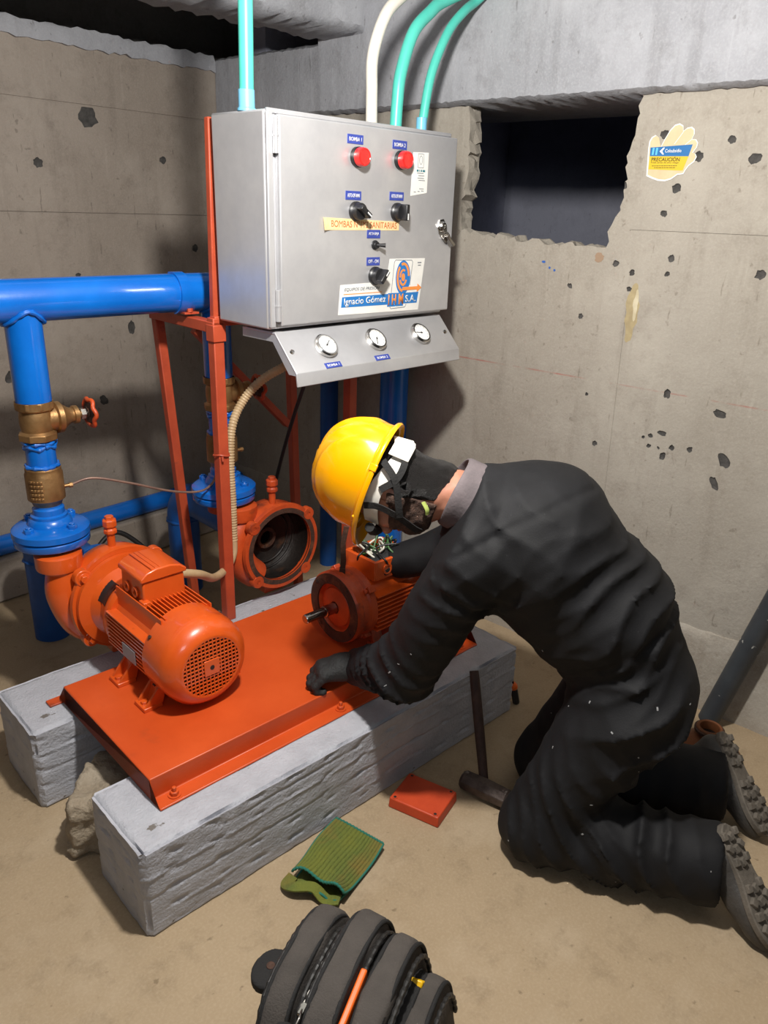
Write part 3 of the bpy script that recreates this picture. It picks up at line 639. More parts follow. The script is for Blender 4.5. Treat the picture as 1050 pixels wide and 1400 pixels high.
# ================================================================== blue pipework
HB, HZ, HR = .95, 1.338, .058
def weld(mb, c, r, axis, seed, wv=.004):
    x, y, z = frame(axis); rr = random.Random(seed); pts = []
    for i in range(33):
        t = 2*math.pi*i/32; pts.append(Vector(c)+x*(r*math.cos(t))+y*(r*math.sin(t))+z*(wv*math.sin(t*5+seed)*.3))
    mb.tube(pts, [.006+.002*math.sin(i*1.9+seed) for i in range(33)], 8)
hd = thing('header_pipe', 'thick glossy blue header pipe running along the left wall', 'pipe', W(0, HB, HZ), -PSI)
pts = [(-1.3, 0, 0)] + [(1.56 + .1*math.sin(R(t)), 0, -.1*(1-math.cos(R(t)))) for t in range(0, 91, 9)] + [(1.66, 0, -HZ+.002)]
mb = MB(); mb.tube(pts, HR, 40); mb.build('main_pipe', m_blue, hd, smooth=50)
for a_, r_, z1 in ((.228, .049, -.278), (.835, .047, -.278)):
    mb = MB(); mb.cyl((a_, 0, z1), (a_, 0, -.03), r_, n=36); br = mb.build('branch_pipe', m_blue, hd, smooth=50)
    mb = MB(); rr = random.Random(4); pts = []
    for i in range(37):
        t = 2*math.pi*i/36; x = (r_+.005)*math.cos(t); y = (r_+.005)*math.sin(t); pts.append((a_+x, y, -math.sqrt(HR*HR-min(HR*HR*.96, y*y))-.003))
    mb.tube(pts, [.0065+.0015*math.sin(i*2.3) for i in range(37)], 8); mb.build('weld_seam', m_blue, br)
mb = MB(); pts = [(.70, -(HR+.003)*math.sin(R(t)), -(HR+.003)*math.cos(R(t))) for t in range(5, 200, 12)]
nr = [(0, -math.sin(R(t)), -math.cos(R(t))) for t in range(5, 200, 12)]
mb.strip([(p[0], p[1], p[2]) for p in pts], nr, .035, .005); mb.build('pipe_strap', m_blue, hd)
mb = MB(); mb.box((.72, -.035, -HR-.0), (.05, .03, .006)); mb.hexa((.715, -.045, -HR+.003), (0, 0, 1), .010, .012); mb.build('strap_nut', m_or_red, hd, bevel=.001)
# gate valve
def gate_valve(a_, label, mt, full=True):
    g = thing('gate_valve', label, 'valve', W(a_, HB, .95), -PSI)
    mb = MB(); mb.lathe([(0, 0), (.050, 0), (.050, .02), (.043, .026), (.046, .045), (.046, .068), (.043, .084), (.052, .09), (.052, .112), (0, .112)], (0, 0, 0), (0, 0, 1), 8 if False else 32); mb.build('body', mt, g, smooth=30)
    for z_ in (.0, .092):
        mb = MB(); mb.lathe([(0, 0), (.055, 0), (.055, .02), (0, .02)], (0, 0, z_), (0, 0, 1), 8); mb.build('hex_end', mt, g, bevel=.002)
    mb = MB(); mb.lathe([(0, .0), (.038, 0), (.038, .05), (.046, .054), (.046, .068), (.038, .074), (.026, .09), (.022, .10), (.022, .104), (.027, .106), (.027, .118), (.014, .12), (.012, .13), (0, .13)], (0, 0, .055), (1, 0, 0), 28); mb.build('bonnet', mt, g, smooth=35)
    mb = MB(); mb.cyl((.12, 0, .055), (.175, 0, .055), .006, n=12); mb.hexa((.128, 0, .055), (1, 0, 0), .017, .014); mb.hexa((.168, 0, .055), (1, 0, 0), .009, .008); mb.build('stem', m_steel, g)
    hwp = []; xx = .157
    for i in range(73):
        t = 2*math.pi*i/72; r_ = .040+.0028*math.cos(6*t); hwp.append((xx+.002*math.cos(6*t), r_*math.cos(t), .055+r_*math.sin(t)))
    mb = MB(); mb.tube(hwp, .0065, 10); hwo = mb.build('handwheel_rim', m_or_dirty, g)
    mb = MB()
    for i in range(3):
        t = R(30+120*i); mb.strip([(xx-.003, .008*math.cos(t), .055+.008*math.sin(t)), (xx, .039*math.cos(t), .055+.039*math.sin(t))], (1, 0, 0), .016, .005)
    mb.cyl((xx-.008, 0, .055), (xx+.006, 0, .055), .013, n=16); mb.lathe([(0, 0), (.034, 0), (.034, .003), (0, .003)], (xx-.004, 0, .055), (1, 0, 0), 6); mb.build('handwheel_spokes', m_rust, hwo)
    return g
g1 = gate_valve(.228, 'brass gate valve with red handwheel under the near blue branch', m_brass)
g2 = gate_valve(.835, 'brass gate valve in shadow behind the orange post, on the far branch', m_brass)
def lower_run(a_, near):
    nm = 'near' if near else 'far'
    n_ = thing('pipe_nipple', 'short blue threaded nipple between the two brass valves of the %s branch' % nm, 'pipe fitting', W(a_, HB, .865), -PSI)
    mb = MB(); mb.cyl((0, 0, -.0), (0, 0, .087), .0415, n=32); mb.build('nipple', m_blue, n_, smooth=50)
    mb = MB(); weld(mb, (0, 0, .078), .0425, (0, 0, 1), 3); weld(mb, (0, 0, .066), .042, (0, 0, 1), 7, .012); mb.build('paint_bead', m_blue, n_)
    mb = MB(); weld(mb, (0, 0, .006), .043, (0, 0, 1), 5); mb.build('paint_bead', m_blue, n_)
    c_ = thing('check_valve', 'cylindrical brass check valve on the %s branch above its blue flange' % nm, 'valve', W(a_, HB, .735), -PSI)
    mb = MB(); mb.lathe([(0, 0), (.036, 0), (.038, .012), (.040, .014), (.044, .026), (.053, .034), (.053, .112), (.050, .118), (.050, .128), (.047, .131), (0, .131)], (0, 0, 0), (0, 0, 1), 40); vb = mb.build('body', m_brass, c_, smooth=30)
    mb = MB(); rr = random.Random(2)
    for i in range(5):
        for j in range(4):
            t = R(206+11*j); zz = .045+.013*i; mb.box((.0535*math.cos(t), .0535*math.sin(t), zz), (.005, .008+.002*rr.random(), .008), Matrix.Rotation(t, 3, 'Z'))
    mb.build('cast_marks', m_brass, vb, bevel=.0015)
    mb = MB(); mb.cyl((.05, -.012, .062), (.066, -.014, .062), .006, n=12); mb.hexa((.064, -.014, .062), (1, 0, 0), .008, .01); mb.build('tap_fitting', m_brass, vb)
    f_ = thing('pipe_flange', 'round blue bolted flange on the %s pump outlet' % nm, 'flange', W(a_, HB, .628), -PSI)
    mb = MB(); mb.lathe([(0, 0), (.106, 0), (.109, .004), (.109, .020), (.105, .024), (0, .024)], (0, 0, 0), (0, 0, 1), 56); mb.build('lower_disc', m_blue, f_, smooth=40)
    mb = MB(); mb.lathe([(0, 0), (.107, 0), (.112, .004), (.111, .022), (.100, .030), (.064, .034), (.060, .05), (.052, .056), (.052, .064), (.045, .068), (.045, .085), (.040, .09), (.040, .108), (0, .108)], (0, 0, .026), (0, 0, 1), 56); mb.build('upper_disc', m_blue, f_, smooth=40)
    for i in range(4):
        t = R(25+90*i); x, y = .084*math.cos(t), .084*math.sin(t)
        mb = MB(); mb.hexa((x, y, .055), (0, 0, 1), .015, .015); mb.cyl((x, y, .07), (x, y, .074), .009, n=12); mb.build('bolt', m_blue, f_, bevel=.002)
    mb = MB(); mb.lathe([(0, 0), (.060, 0), (.060, .05), (0, .05)], (0, 0, -.045), (0, 0, 1), 32); mb.build('spigot', m_rust if near else m_or_dirty, f_)
lower_run(.228, True); lower_run(.835, False)
def suction(a_, b1, label):
    s_ = thing('suction_pipe', label, 'pipe', W(a_, .98, .447), -PSI)
    L_ = b1-.98; r_ = .066; e = .105
    pts = [(0, -.0, 0), (0, L_-e, 0)] + [(0, L_-e+e*math.sin(R(t)), -e*(1-math.cos(R(t)))) for t in range(9, 91, 9)] + [(0, L_, -.447+.002)]
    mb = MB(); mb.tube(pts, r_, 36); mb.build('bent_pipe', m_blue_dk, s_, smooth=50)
    mb = MB(); weld(mb, (0, L_, -e-.01), r_, (0, 0, 1), 2); weld(mb, (0, L_-e, 0), r_, (0, 1, 0), 4); mb.build('weld_seam', m_blue_dk, s_)
    mb = MB(); mb.lathe([(0, 0), (.10, 0), (.103, .004), (.103, .018), (0, .022)], (0, .02, 0), (0, 1, 0), 40); mb.build('flange', m_blue_dk, s_, smooth=40)
suction(.37, 1.50, 'dark blue suction elbow dropping to the floor behind the near pump')
suction(.975, 1.52, 'dark blue suction elbow dropping to the floor behind the open pump casing')
fp = MB(); fp.cyl((0, 0, 0), (3.2, 0, 0), .042, n=28); fpo = fp.build('floor_pipe', m_blue, smooth=50); fpo.location = (-.75, 3.12, .235)
tag(fpo, 'long thin blue pipe low along the foot of the left wall', 'pipe')
fb = MB(); fb.box((0, 0, 0), (3.2, .12, .19)); fbo = fb.build('trim_4', m_wallL, bevel=.01); fbo.location = (.85, 3.13, .097); struct(fbo)
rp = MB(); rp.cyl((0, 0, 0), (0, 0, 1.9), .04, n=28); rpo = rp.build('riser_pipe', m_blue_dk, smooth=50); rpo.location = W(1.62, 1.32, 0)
tag(rpo, 'slim blue riser pipe in the dark behind the yellow helmet', 'pipe')

# ================================================================== frame carrying the panel
fr = thing('panel_frame', 'rust red steel tube frame carrying the control panel', 'frame', W(.729, .783, .25), -PSI)
def bar(name, p0, p1, wx=.036, wy=.036, upv=(0, 0, 1), mt=None):
    mb = MB(); mb.beam(p0, p1, wx, wy, upv); return mb.build(name, mt or m_or_red, fr, bevel=.003)
bar('post', (0, 0, .0), (0, 0, 1.03)); bar('post', (.545, 0, 0), (.545, 0, 1.575))
bar('upright_angle', (.002, .004, 1.0), (.014, .004, 1.572), .022, .022)
bar('brace', (.095, .39, -.25), (0, .365, 1.02), .032, .032); bar('brace', (.60, .39, -.25), (.545, .365, 1.02), .032, .032)
bar('arm', (0, -.018, 1.002), (0, .385, 1.002), .038, .034); bar('arm', (.545, -.018, 1.002), (.545, .385, 1.002), .038, .034)
bar('rail', (-.01, .0, 1.02), (.62, .0, 1.02), .03, .03); bar('rail', (.03, .0, 1.40), (.62, .0, 1.40), .03, .03)
bar('diagonal', (.10, .30, .95), (.50, .32, .55), .028, .028); bar('diagonal', (.50, .30, .95), (.66, .32, .70), .028, .028)
mb = MB(); mb.box((0, -.002, .985), (.044, .044, .05)); mb.build('sleeve', m_or_red, fr, bevel=.002)
mb = MB(); mb.tube([(.02*math.cos(t)*1.25, .02*math.sin(t)*1.25, .60+.004*math.sin(2*t)) for t in np.linspace(0, 6.28, 24)], .003, 6); mb.tube([(-.012, -.025, .60), (-.012, -.028, .585)], .004, 6); mb.build('cable_tie', m_or_red, fr)

# ================================================================== control panel
PA = R(2.57)
cp = thing('control_panel', 'grey steel pump control panel with red lamps, switches and pressure gauges', 'control panel', (1.433, 1.672, 1.276), -PA)
HH = .552
mb = MB(); mb.box((.375, .116, HH/2), (.75, .232, HH)); body = mb.build('enclosure', m_panel, cp, bevel=.006)
mb = MB(); mb.box((.012, -.004, HH/2), (.02, .012, HH-.012)); mb.build('front_rim', m_panel, body, bevel=.003)
DX0, DX1, DZ0, DZ1, DY = .034, .762, .010, .542, -.02
mb = MB(); mb.box(((DX0+DX1)/2, -.010, (DZ0+DZ1)/2), (DX1-DX0, .02, DZ1-DZ0)); door = mb.build('door', m_panel, cp, bevel=.004, seg=3)
for z_ in (.065, .492):
    mb = MB(); mb.cyl((.026, -.015, z_-.042), (.026, -.015, z_+.042), .0075, n=16); mb.cyl((.026, -.015, z_-.002), (.026, -.015, z_+.002), .0085, n=16); mb.build('hinge', m_panel, door)
mb = MB(); mb.box((.376, -.002, .549), (.74, .01, .012)); mb.build('drip_edge', m_panel, body, bevel=.003)
RX = (R(90), 0, 0)
def dtext(nm, s_, mt, par, x, z, wd, ht, y=DY-.0016, rot=0., **kw):
    return text(nm, s_, mt, par, (x, y, z), (R(90), rot, 0), wd, ht, **kw)
def nameplate(x, z, s_, rot=0., wd=.062):
    mb = MB(); mb.box((x, DY-.0008, z), (wd, .0016, .024)); o = mb.build('name_plate', m_platebl, cp, bevel=.0004)
    dtext('lettering', s_, m_white, o, x, z, wd*.78, .0105, y=DY-.0017, bold=.01)
for x, z, s_ in ((.306, .504, 'BOMBA 1'), (.490, .503, 'BOMBA 2'), (.302, .358, 'AUTO-OFF-MAN'), (.484, .362, 'AUTO-OFF-MAN'), (.389, .254, 'ALTA-BAJA'), (.390, .176, 'OFF - ON')): nameplate(x, z, s_, wd=.062 if z > .3 else .056)
for x, z in ((.314, .459), (.495, .462)):
    mb = MB(); mb.lathe([(0, 0), (.027, 0), (.027, .010), (.023, .013), (.023, .016), (0, .016)], (x, DY, z), (0, -1, 0), 28); o = mb.build('lamp_bezel', m_black, cp, smooth=30)
    mb = MB(); mb.lathe([(0, 0), (.0255, 0), (.0255, .012), (.0235, .019), (.020, .021), (.0185, .0195), (0, .0205)], (x, DY-.014, z), (0, -1, 0), 32); mb.build('indicator_lens', m_redlens, o, smooth=40)
def selector(x, z, ang):
    mb = MB(); mb.lathe([(0, 0), (.027, 0), (.027, .007), (.0235, .011), (.0235, .024), (.022, .027), (0, .027)], (x, DY, z), (0, -1, 0), 28); o = mb.build('selector_switch', m_black, cp, smooth=30)
    M = Matrix.Rotation(R(ang), 3, 'Y'); mb = MB(); mb.box((x, DY-.036, z), (.046, .026, .015), M); kn = mb.build('knob', m_black, o, bevel=.003)
    mb = MB(); p = Vector((x, DY-.0492, z)) + M @ Vector((.012, 0, 0)); mb.box(p, (.018, .001, .004), M); mb.build('pointer_mark', m_white, o)
selector(.312, .316, 35); selector(.487, .317, 90); selector(.398, .134, -50)
mb = MB(); mb.lathe([(0, 0), (.014, 0), (.014, .004), (.010, .006), (.010, .012), (0, .012)], (.395, DY, .223), (0, -1, 0), 12); o = mb.build('toggle_switch', m_black, cp)
mb = MB(); mb.cyl((.395, DY-.01, .223), (.412, DY-.03, .223), .004, .0065, n=12); mb.build('toggle_lever', m_black, o)
# latch
mb = MB(); mb.prism([(-.02, .0), (-.012, .024), (.008, .026), (.022, .008), (.03, -.03), (.006, -.034), (-.012, -.02)], (.703, DY, .275), (1, 0, 0), (0, 0, 1), .004); la = mb.build('latch_plate', m_chrome, cp, bevel=.001)
mb = MB(); mb.lathe([(0, 0), (.016, 0), (.016, .006), (.012, .011), (.006, .011), (.005, .008), (0, .008)], (.703, DY-.003, .278), (0, -1, 0), 24); mb.build('lock_cylinder', m_chrome, la)
mb = MB(); M = Matrix.Rotation(R(40), 3, 'Y'); mb.box((.731, DY-.013, .236), (.05, .022, .012), M); mb.box((.722, DY-.006, .246), (.02, .012, .03), M); mb.build('latch_wing', m_steel, la, bevel=.002)
# stickers
def sticker(nm, poly, mt, th=.0007):
    mb = MB(); mb.prism(poly, (0, DY-.0002, 0), (1, 0, 0), (0, 0, 1), th); return mb.build(nm, mt, cp, smooth=0)
s1 = sticker('company_sticker', [(.552, .488), (.623, .491), (.622, .376), (.547, .365)][::-1], m_paper); s1['label'] = 'tall white printed sticker'
mb = MB()
for (x0, x1, z0, z1) in ((.574, .601, .4845, .4857), (.574, .601, .446, .4472), (.574, .5752, .446, .4857), (.5998, .601, .446, .4857)): mb.box(((x0+x1)/2, DY-.0013, (z0+z1)/2), (x1-x0, .0004, z1-z0))
for i in range(20):
    t0, t1 = i*2*math.pi/20, (i+1)*2*math.pi/20; p0 = Vector((.5875+.007*math.cos(t0), DY-.0013, .468+.012*math.sin(t0))); p1 = Vector((.5875+.007*math.cos(t1), DY-.0013, .468+.012*math.sin(t1))); mb.strip([p0, p1], (0, -1, 0), .0012, .0004)
mb.build('print_frame', m_inkgrey, s1, smooth=0)
mb = MB()
for x0, x1 in ((.570, .578), (.581, .5835), (.588, .594), (.597, .609)): mb.box(((x0+x1)/2, DY-.0013, .438), (x1-x0, .0004, .006))
mb.build('print_wordmark', m_inkteal, s1, smooth=0)
mb = MB()
for x0, x1, z_ in ((.572, .602, .431), (.578, .606, .424), (.575, .605, .417), (.58, .61, .411), (.585, .606, .387), (.56, .57, .377), (.578, .587, .379), (.594, .606, .381)): mb.box(((x0+x1)/2, DY-.0013, z_), (x1-x0, .0004, .0018))
mb.build('print_lines', m_inkgrey, s1, smooth=0)
s2 = sticker('maker_sticker', [(.247, .026), (.606, .020), (.629, .181), (.464, .182), (.451, .115), (.255, .112)], m_paper); s2['label'] = 'white stepped maker sticker with blue and orange print'
TL = R(1.)
dtext('line_equipos', 'EQUIPOS DE PRESIÓN', m_inkgrey, s2, .345, .0985, .150, .0125, shear=.25)
mb = MB(); mb.box((.35, DY-.0013, .0845), (.165, .0004, .0022)); mb.build('orange_rule', m_logoor, s2)
mb = MB(); mb.prism([(.258, .047), (.597, .043), (.604, .077), (.262, .077)], (0, DY-.0008, 0), (1, 0, 0), (0, 0, 1), .0006); bl = mb.build('blue_band', m_logobl, s2, smooth=0)
dtext('name_left', 'Ignacio Gómez', m_white, s2, .360, .0605, .180, .026, y=DY-.0017, bold=.012)
mb = MB(); mb.prism([(.457, .038), (.531, .037), (.534, .078), (.460, .079)], (0, DY-.0012, 0), (1, 0, 0), (0, 0, 1), .0004); mb.build('mark_ground', m_logobl, s2, smooth=0)
dtext('mark_letters', 'I H M', m_logoor, s2, .496, .0585, .070, .033, y=DY-.0018, bold=.03)
dtext('name_right', 'S.A.', m_white, s2, .566, .0585, .050, .022, y=DY-.0017, bold=.012)
# pump emblem: oval ring, scroll arcs and arrow
def oval(mb, cx, cz, rx, rz, wd, t0, t1, y, n_=28):
    pts = [(cx+rx*math.cos(R(t)), y, cz+rz*math.sin(R(t))) for t in np.linspace(t0, t1, n_)]; mb.strip(pts, (0, -1, 0), wd, .0005)
mb = MB(); ov = [(.527+.034*math.cos(t), .124+.052*math.sin(t)) for t in np.linspace(0, 2*math.pi, 40)[:-1]]; mb.prism(ov, (0, DY-.0008, 0), (1, 0, 0), (0, 0, 1), .0006); mb.build('emblem_oval', m_logobl, s2, smooth=0)
mb = MB()
for (rx, rz, wd, t0, t1) in ((.026, .041, .008, 130, 265), (.026, .041, .008, 5, 110), (.015, .023, .007, 200, 340), (.014, .022, .006, 60, 180)): oval(mb, .527, .125, rx, rz, wd, t0, t1, DY-.0018)
mb.prism([(.527+.008*math.cos(t), .125+.012*math.sin(t)) for t in np.linspace(0, 6.283, 20)[:-1]], (0, DY-.0014, 0), (1, 0, 0), (0, 0, 1), .0005)
mb.prism([(.525, .085), (.595, .085), (.595, .077), (.617, .090), (.597, .103), (.597, .095), (.525, .095)], (0, DY-.0017, 0), (1, 0, 0), (0, 0, 1), .0005); mb.build('emblem_scroll', m_logoor, s2, smooth=0)
mb = MB(); pts = [(.470, DY-.0013, .036), (.484, DY-.0013, .172), (.490, DY-.0013, .178), (.566, DY-.0013, .176), (.570, DY-.0013, .170)]; mb.strip(pts, (0, -1, 0), .0018, .0004); mb.strip([(.560, DY-.0013, .100), (.570, DY-.0013, .170)], (0, -1, 0), .0018, .0004)
mb.strip([(.470, DY-.0013, .036), (.474, DY-.0013, .031), (.541, DY-.0013, .0325), (.546, DY-.0013, .042)], (0, -1, 0), .0018, .0004); mb.build('emblem_frame', m_inkgrey, s2, smooth=0)
mb = MB(); mb.box((.603, DY-.0013, .168), (.018, .0004, .003)); mb.box((.603, DY-.0013, .160), (.014, .0004, .0025)); mb.build('small_print', m_inkgrey, s2)
# masking tape with handwriting, its end peeling
n_ = 20; vs_ = []
for i in range(n_+1):
    x = .183 + .316*i/n_; zt = .298-.008*i/n_; zb = .2645; lift = .010*max(0, 1-i/3)**2
    for z_, l_ in ((zt, lift*.4), (zb, lift)): vs_ += [(x, DY-.0010-l_, z_), (x, DY-.0004-l_, z_)]
fs = []
for i in range(n_):
    a_ = 4*i; b_ = 4*(i+1); fs += [(a_, b_, b_+2, a_+2), (a_+1, a_+3, b_+3, b_+1), (a_, a_+1, b_+1, b_), (a_+2, b_+2, b_+3, a_+3)]
fs += [(0, 2, 3, 1), (4*n_, 4*n_+1, 4*n_+3, 4*n_+2)]
tp = MB().add(vs_, fs).build('tape_strip', m_tape, cp, smooth=0); tp['label'] = 'strip of masking tape with faded orange handwriting'
dtext('handwriting', 'BOMBAS N°1Y2 SANITARIAS', m_ink, tp, .352, .2805, .272, .0185, y=DY-.0014, rot=R(.8))
# gauge shelf
sh = MB(); sx0, sx1 = .022, .745
pr = [(.15, -.008), (.0, -.008), (-.095, -.110), (-.100, -.148), (-.094, -.149), (-.089, -.113), (.0, -.016), (.15, -.014)]
sh.prism(pr, (sx0, 0, 0), (0, 1, 0), (0, 0, 1), sx1-sx0); shelf = sh.build('gauge_shelf', m_panel, cp, bevel=.002)
mb = MB(); mb.prism([(.15, -.01), (.0, -.012), (-.092, -.112), (-.092, -.118), (-.06, -.118), (.01, -.036), (.15, -.036)], (sx0+.001, 0, 0), (0, 1, 0), (0, 0, 1), .003); mb.build('end_plate', m_panel, shelf)
mb = MB(); mb.prism([(.15, -.01), (.0, -.012), (-.092, -.112), (-.092, -.118), (-.06, -.118), (.01, -.036), (.15, -.036)], (sx1-.004, 0, 0), (0, 1, 0), (0, 0, 1), .003); mb.build('end_plate', m_panel, shelf)
fn = Vector((0, -.732, .682)).normalized(); fu = Vector((0, .682, .732)).normalized(); f0 = Vector((0, -.0475, -.059))
def onface(x, s_, off=0): return Vector((x, 0, 0)) + f0 + fu*s_ + fn*off
for i, (x, ang) in enumerate(((.172, 40), (.380, 245), (.590, 170))):
    mb = MB(); mb.lathe([(0, 0), (.036, 0), (.038, .004), (.038, .012), (.034, .016), (.030, .016), (.0295, .011), (0, .011)], onface(x, .002), fn, 40); g = mb.build('pressure_gauge', m_chrome, cp, smooth=35)
    mb = MB(); mb.lathe([(0, 0), (.0295, 0), (.0295, .001), (0, .001)], onface(x, .002, .0112), fn, 36); mb.build('dial', m_white, g, smooth=0)
    mb = MB(); ex = Vector((1, 0, 0)); dr = ex*math.cos(R(ang)) + fu*math.sin(R(ang)); c = onface(x, .002, .0128); mb.strip([c-dr*.006, c+dr*.022], fn, .0022, .0006); mb.lathe([(0, 0), (.003, 0), (.003, .001), (0, .001)], c, fn, 12); mb.build('needle', m_black, g)
    mb = MB()
    for k in range(11):
        t = R(225-27*k); q = ex*math.cos(t)+fu*math.sin(t); mb.strip([c+q*.0235, c+q*.0275], fn, .0012, .0004)
    mb.build('scale_ticks', m_inkgrey, g)
for x, s_, tx in ((.166, -.060, 'BOMBA 1'), (.372, -.060, 'BOMBA 2')):
    M = Matrix((Vector((1, 0, 0)), fu, fn)).transposed(); mb = MB(); mb.box(onface(x, s_, .001), (.062, .018, .0016), M); o = mb.build('name_plate', m_platebl, cp)
    t_ = text('lettering', tx, m_white, o, onface(x, s_, .0019), M.to_euler(), .046, .008, bold=.01)
for x in (.045, .72):
    mb = MB(); mb.lathe([(0, 0), (.008, 0), (.006, .005), (0, .006)], onface(x, .0), fn, 14); mb.build('shelf_screw', m_chrome, shelf)

# ================================================================== conduits on the panel
ML = Matrix.Rotation(-PA, 3, 'Z'); PO = Vector((1.433, 1.672, 1.276))
def conduit(name, label, pts, r, mt, mt2, coup=True):
    t = thing(name, label, 'conduit', PO + ML @ Vector((pts[0][0], pts[0][1], HH)), -PA)
    o0 = Vector((pts[0][0], pts[0][1], HH)); q = catmull([Vector(p)-o0 for p in pts], 7)
    mb = MB(); mb.tube(q, r, 24); mb.build('tube', mt, t, smooth=50)
    mb = MB(); mb.lathe([(0, 0), (r+.006, 0), (r+.006, .006), (r+.0025, .008), (r+.0025, .05 if coup else .014), (r, .051 if coup else .015), (0, .051 if coup else .015)], (0, 0, 0), (0, 0, 1), 24); mb.build('coupling', mt2, t, smooth=35)
    return t
conduit('conduit', 'straight turquoise conduit rising from the left end of the panel top', [(.024, .1, .552), (.026, .1, .65), (.029, .1, .80), (.031, .1, 1.0), (.031, .1, 1.5)], .019, m_turq, m_turq2)
conduit('conduit', 'white conduit bending out of the panel top, leftmost of three bends', [(.49, .1, .552), (.488, .1, .65), (.489, .1, .745), (.532, .1, .846), (.592, .1, .905), (.70, .09, .975), (.9, .05, 1.06)], .0175, m_whitepvc, m_whitepvc, False)
conduit('conduit', 'thick turquoise bent conduit between the white one and the slim one', [(.597, .1, .552), (.601, .1, .63), (.613, .1, .715), (.662, .1, .829), (.735, .1, .895), (.81, .1, .942), (1.0, .05, 1.03)], .0185, m_turq, m_whitepvc, False)
conduit('conduit', 'slim turquoise bent conduit with sky blue coupling, rightmost on the panel', [(.719, .1, .552), (.726, .1, .60), (.757, .1, .733), (.826, .1, .855), (.90, .1, .925), (.976, .1, .975), (1.02, .0, 1.06)], .0145, m_turq, m_turq2)

# corrugated cable from the gauge shelf down behind the post to the near motor
def corrugated(pts, r, parent, name, mt):
    q = catmull(pts, 16); L_ = [0]
    for i in range(1, len(q)): L_.append(L_[-1]+(q[i]-q[i-1]).length)
    # resample densely
    tot = L_[-1]; n_ = int(tot/.0024); out = []; j = 0
    for k in range(n_+1):
        s_ = tot*k/n_
        while j < len(L_)-2 and L_[j+1] < s_: j += 1
        f = (s_-L_[j])/max(1e-9, L_[j+1]-L_[j]); out.append(q[j].lerp(q[j+1], f))
    mb = MB(); mb.tube(out, [r*(1 if (i//2) % 2 else .86) for i in range(len(out))], 14); return mb.build(name, mt, parent, smooth=60)
cc = thing('flexible_conduit', 'beige corrugated cable conduit curving from panel underside down behind the post', 'cable', W(.9, .75, 1.1), -PSI)
def loc(a, b, z): return Vector((a-.9, b-.75, z-1.1))
corrugated([loc(1.02, .70, 1.20), loc(.97, .72, 1.135), loc(.90, .79, 1.07), loc(.85, .83, 1.0), loc(.802, .828, .92), loc(.785, .822, .80), loc(.785, .820, .66), loc(.785, .822, .52)], .015, cc, 'corrugated_sleeve', m_corr)
mb = MB(); mb.tube(catmull([loc(.785, .822, .53), loc(.78, .82, .47), loc(.74, .80, .435), loc(.64, .72, .46), loc(.53, .62, .545), loc(.425, .60, .590)], 10), .0135, 14); mb.build('motor_lead', m_corr, cc, smooth=50)
cb = MB(); cb.tube(catmull([W(1.10, .75, 1.16), W(1.12, .86, 1.0), W(1.14, .98, .80), W(1.13, 1.05, .6), W(1.12, 1.1, .42)], 10), .007, 10); tag(cb.build('black_cable', m_cable, smooth=50), 'thin black cable hanging in shadow below the gauge shelf', 'cable')
cw = MB(); cw.tube(catmull([W(.293, .936, .797), W(.36, .92, .81), W(.47, .90, .775), W(.60, .89, .722), W(.70, .885, .700), W(.76, .90, .712), W(.80, .925, .745), W(.835, .942-.045, .797)], 10), .0038, 10); tag(cw.build('capillary_tube', m_cap, smooth=50), 'thin copper capillary line sagging between the two branches', 'tube')
hs = MB(); hs.tube(catmull([W(.55, 1.62, .012), W(.6, 1.72, .02), W(.68, 1.78, .16), W(.80, 1.80, .22), W(.92, 1.74, .1), W(.95, 1.62, .012), W(.8, 1.5, .012)], 10), .011, 10); tag(hs.build('hose', m_cable, smooth=50), 'dark hose looped on the floor behind the pumps', 'hose')

# ================================================================== motor 2 (dismantled)
m2 = thing('dismantled_motor', 'orange motor with bare steel shaft and opened terminal box, lying before the worker', 'motor', W(.835, .335, ZP), -PSI)
h2 = .128
mb = MB(); mb.lathe([(0, .018), (.020, .018), (.020, -.002), (.062, .004), (.066, .010), (.075, .012), (.079, .0), (.092, -.004), (.112, -.004), (.117, .002), (.117, .022), (.110, .028), (.108, .05), (.114, .056), (.114, .078), (.10, .084), (0, .084)], (0, 0, h2), (1, 0, 0), 56); fl = mb.build('end_flange', m_or_dirty, m2, smooth=35)
mb = MB(); mb.lathe([(.079, -.006), (.112, -.006), (.112, .001), (.079, .001)], (0, 0, h2), (1, 0, 0), 56, closed=True); mb.build('flange_face', m_rust, fl)
mb = MB(); mb.lathe([(0, 0), (.0125, 0), (.0145, .003), (.0145, .075), (.0175, .076), (.0175, .135), (0, .135)], (-.118, 0, h2), (1, 0, 0), 28); mb.build('shaft', m_steel, m2, smooth=30)
mb = MB(); mb.box((-.075, -.004, h2+.0135), (.05, .007, .004)); mb.build('shaft_key', m_steel, m2)
for t in (38, 128, 218, 308):
    y, z = .1*math.cos(R(t)), h2+.1*math.sin(R(t)); mb = MB(); mb.cyl((-.0075, y, z), (.002, y, z), .0055, n=12); mb.build('bolt_hole', m_cable, fl)
    y, z = .112*math.cos(R(t+12)), h2+.112*math.sin(R(t+12)); mb = MB(); mb.box((.066, y, z), (.024, .026, .022), Matrix.Rotation(R(t+12), 3, 'X')); mb.hexa((.042, y, z), (1, 0, 0), .008, .012); mb.build('bolt_lug', m_or_dirty, fl, bevel=.002)
mb = MB(); mb.lathe([(0, .08), (.092, .08), (.092, .33), (0, .33)], (0, 0, h2), (1, 0, 0), 48); mb.build('stator_frame', m_or, m2)
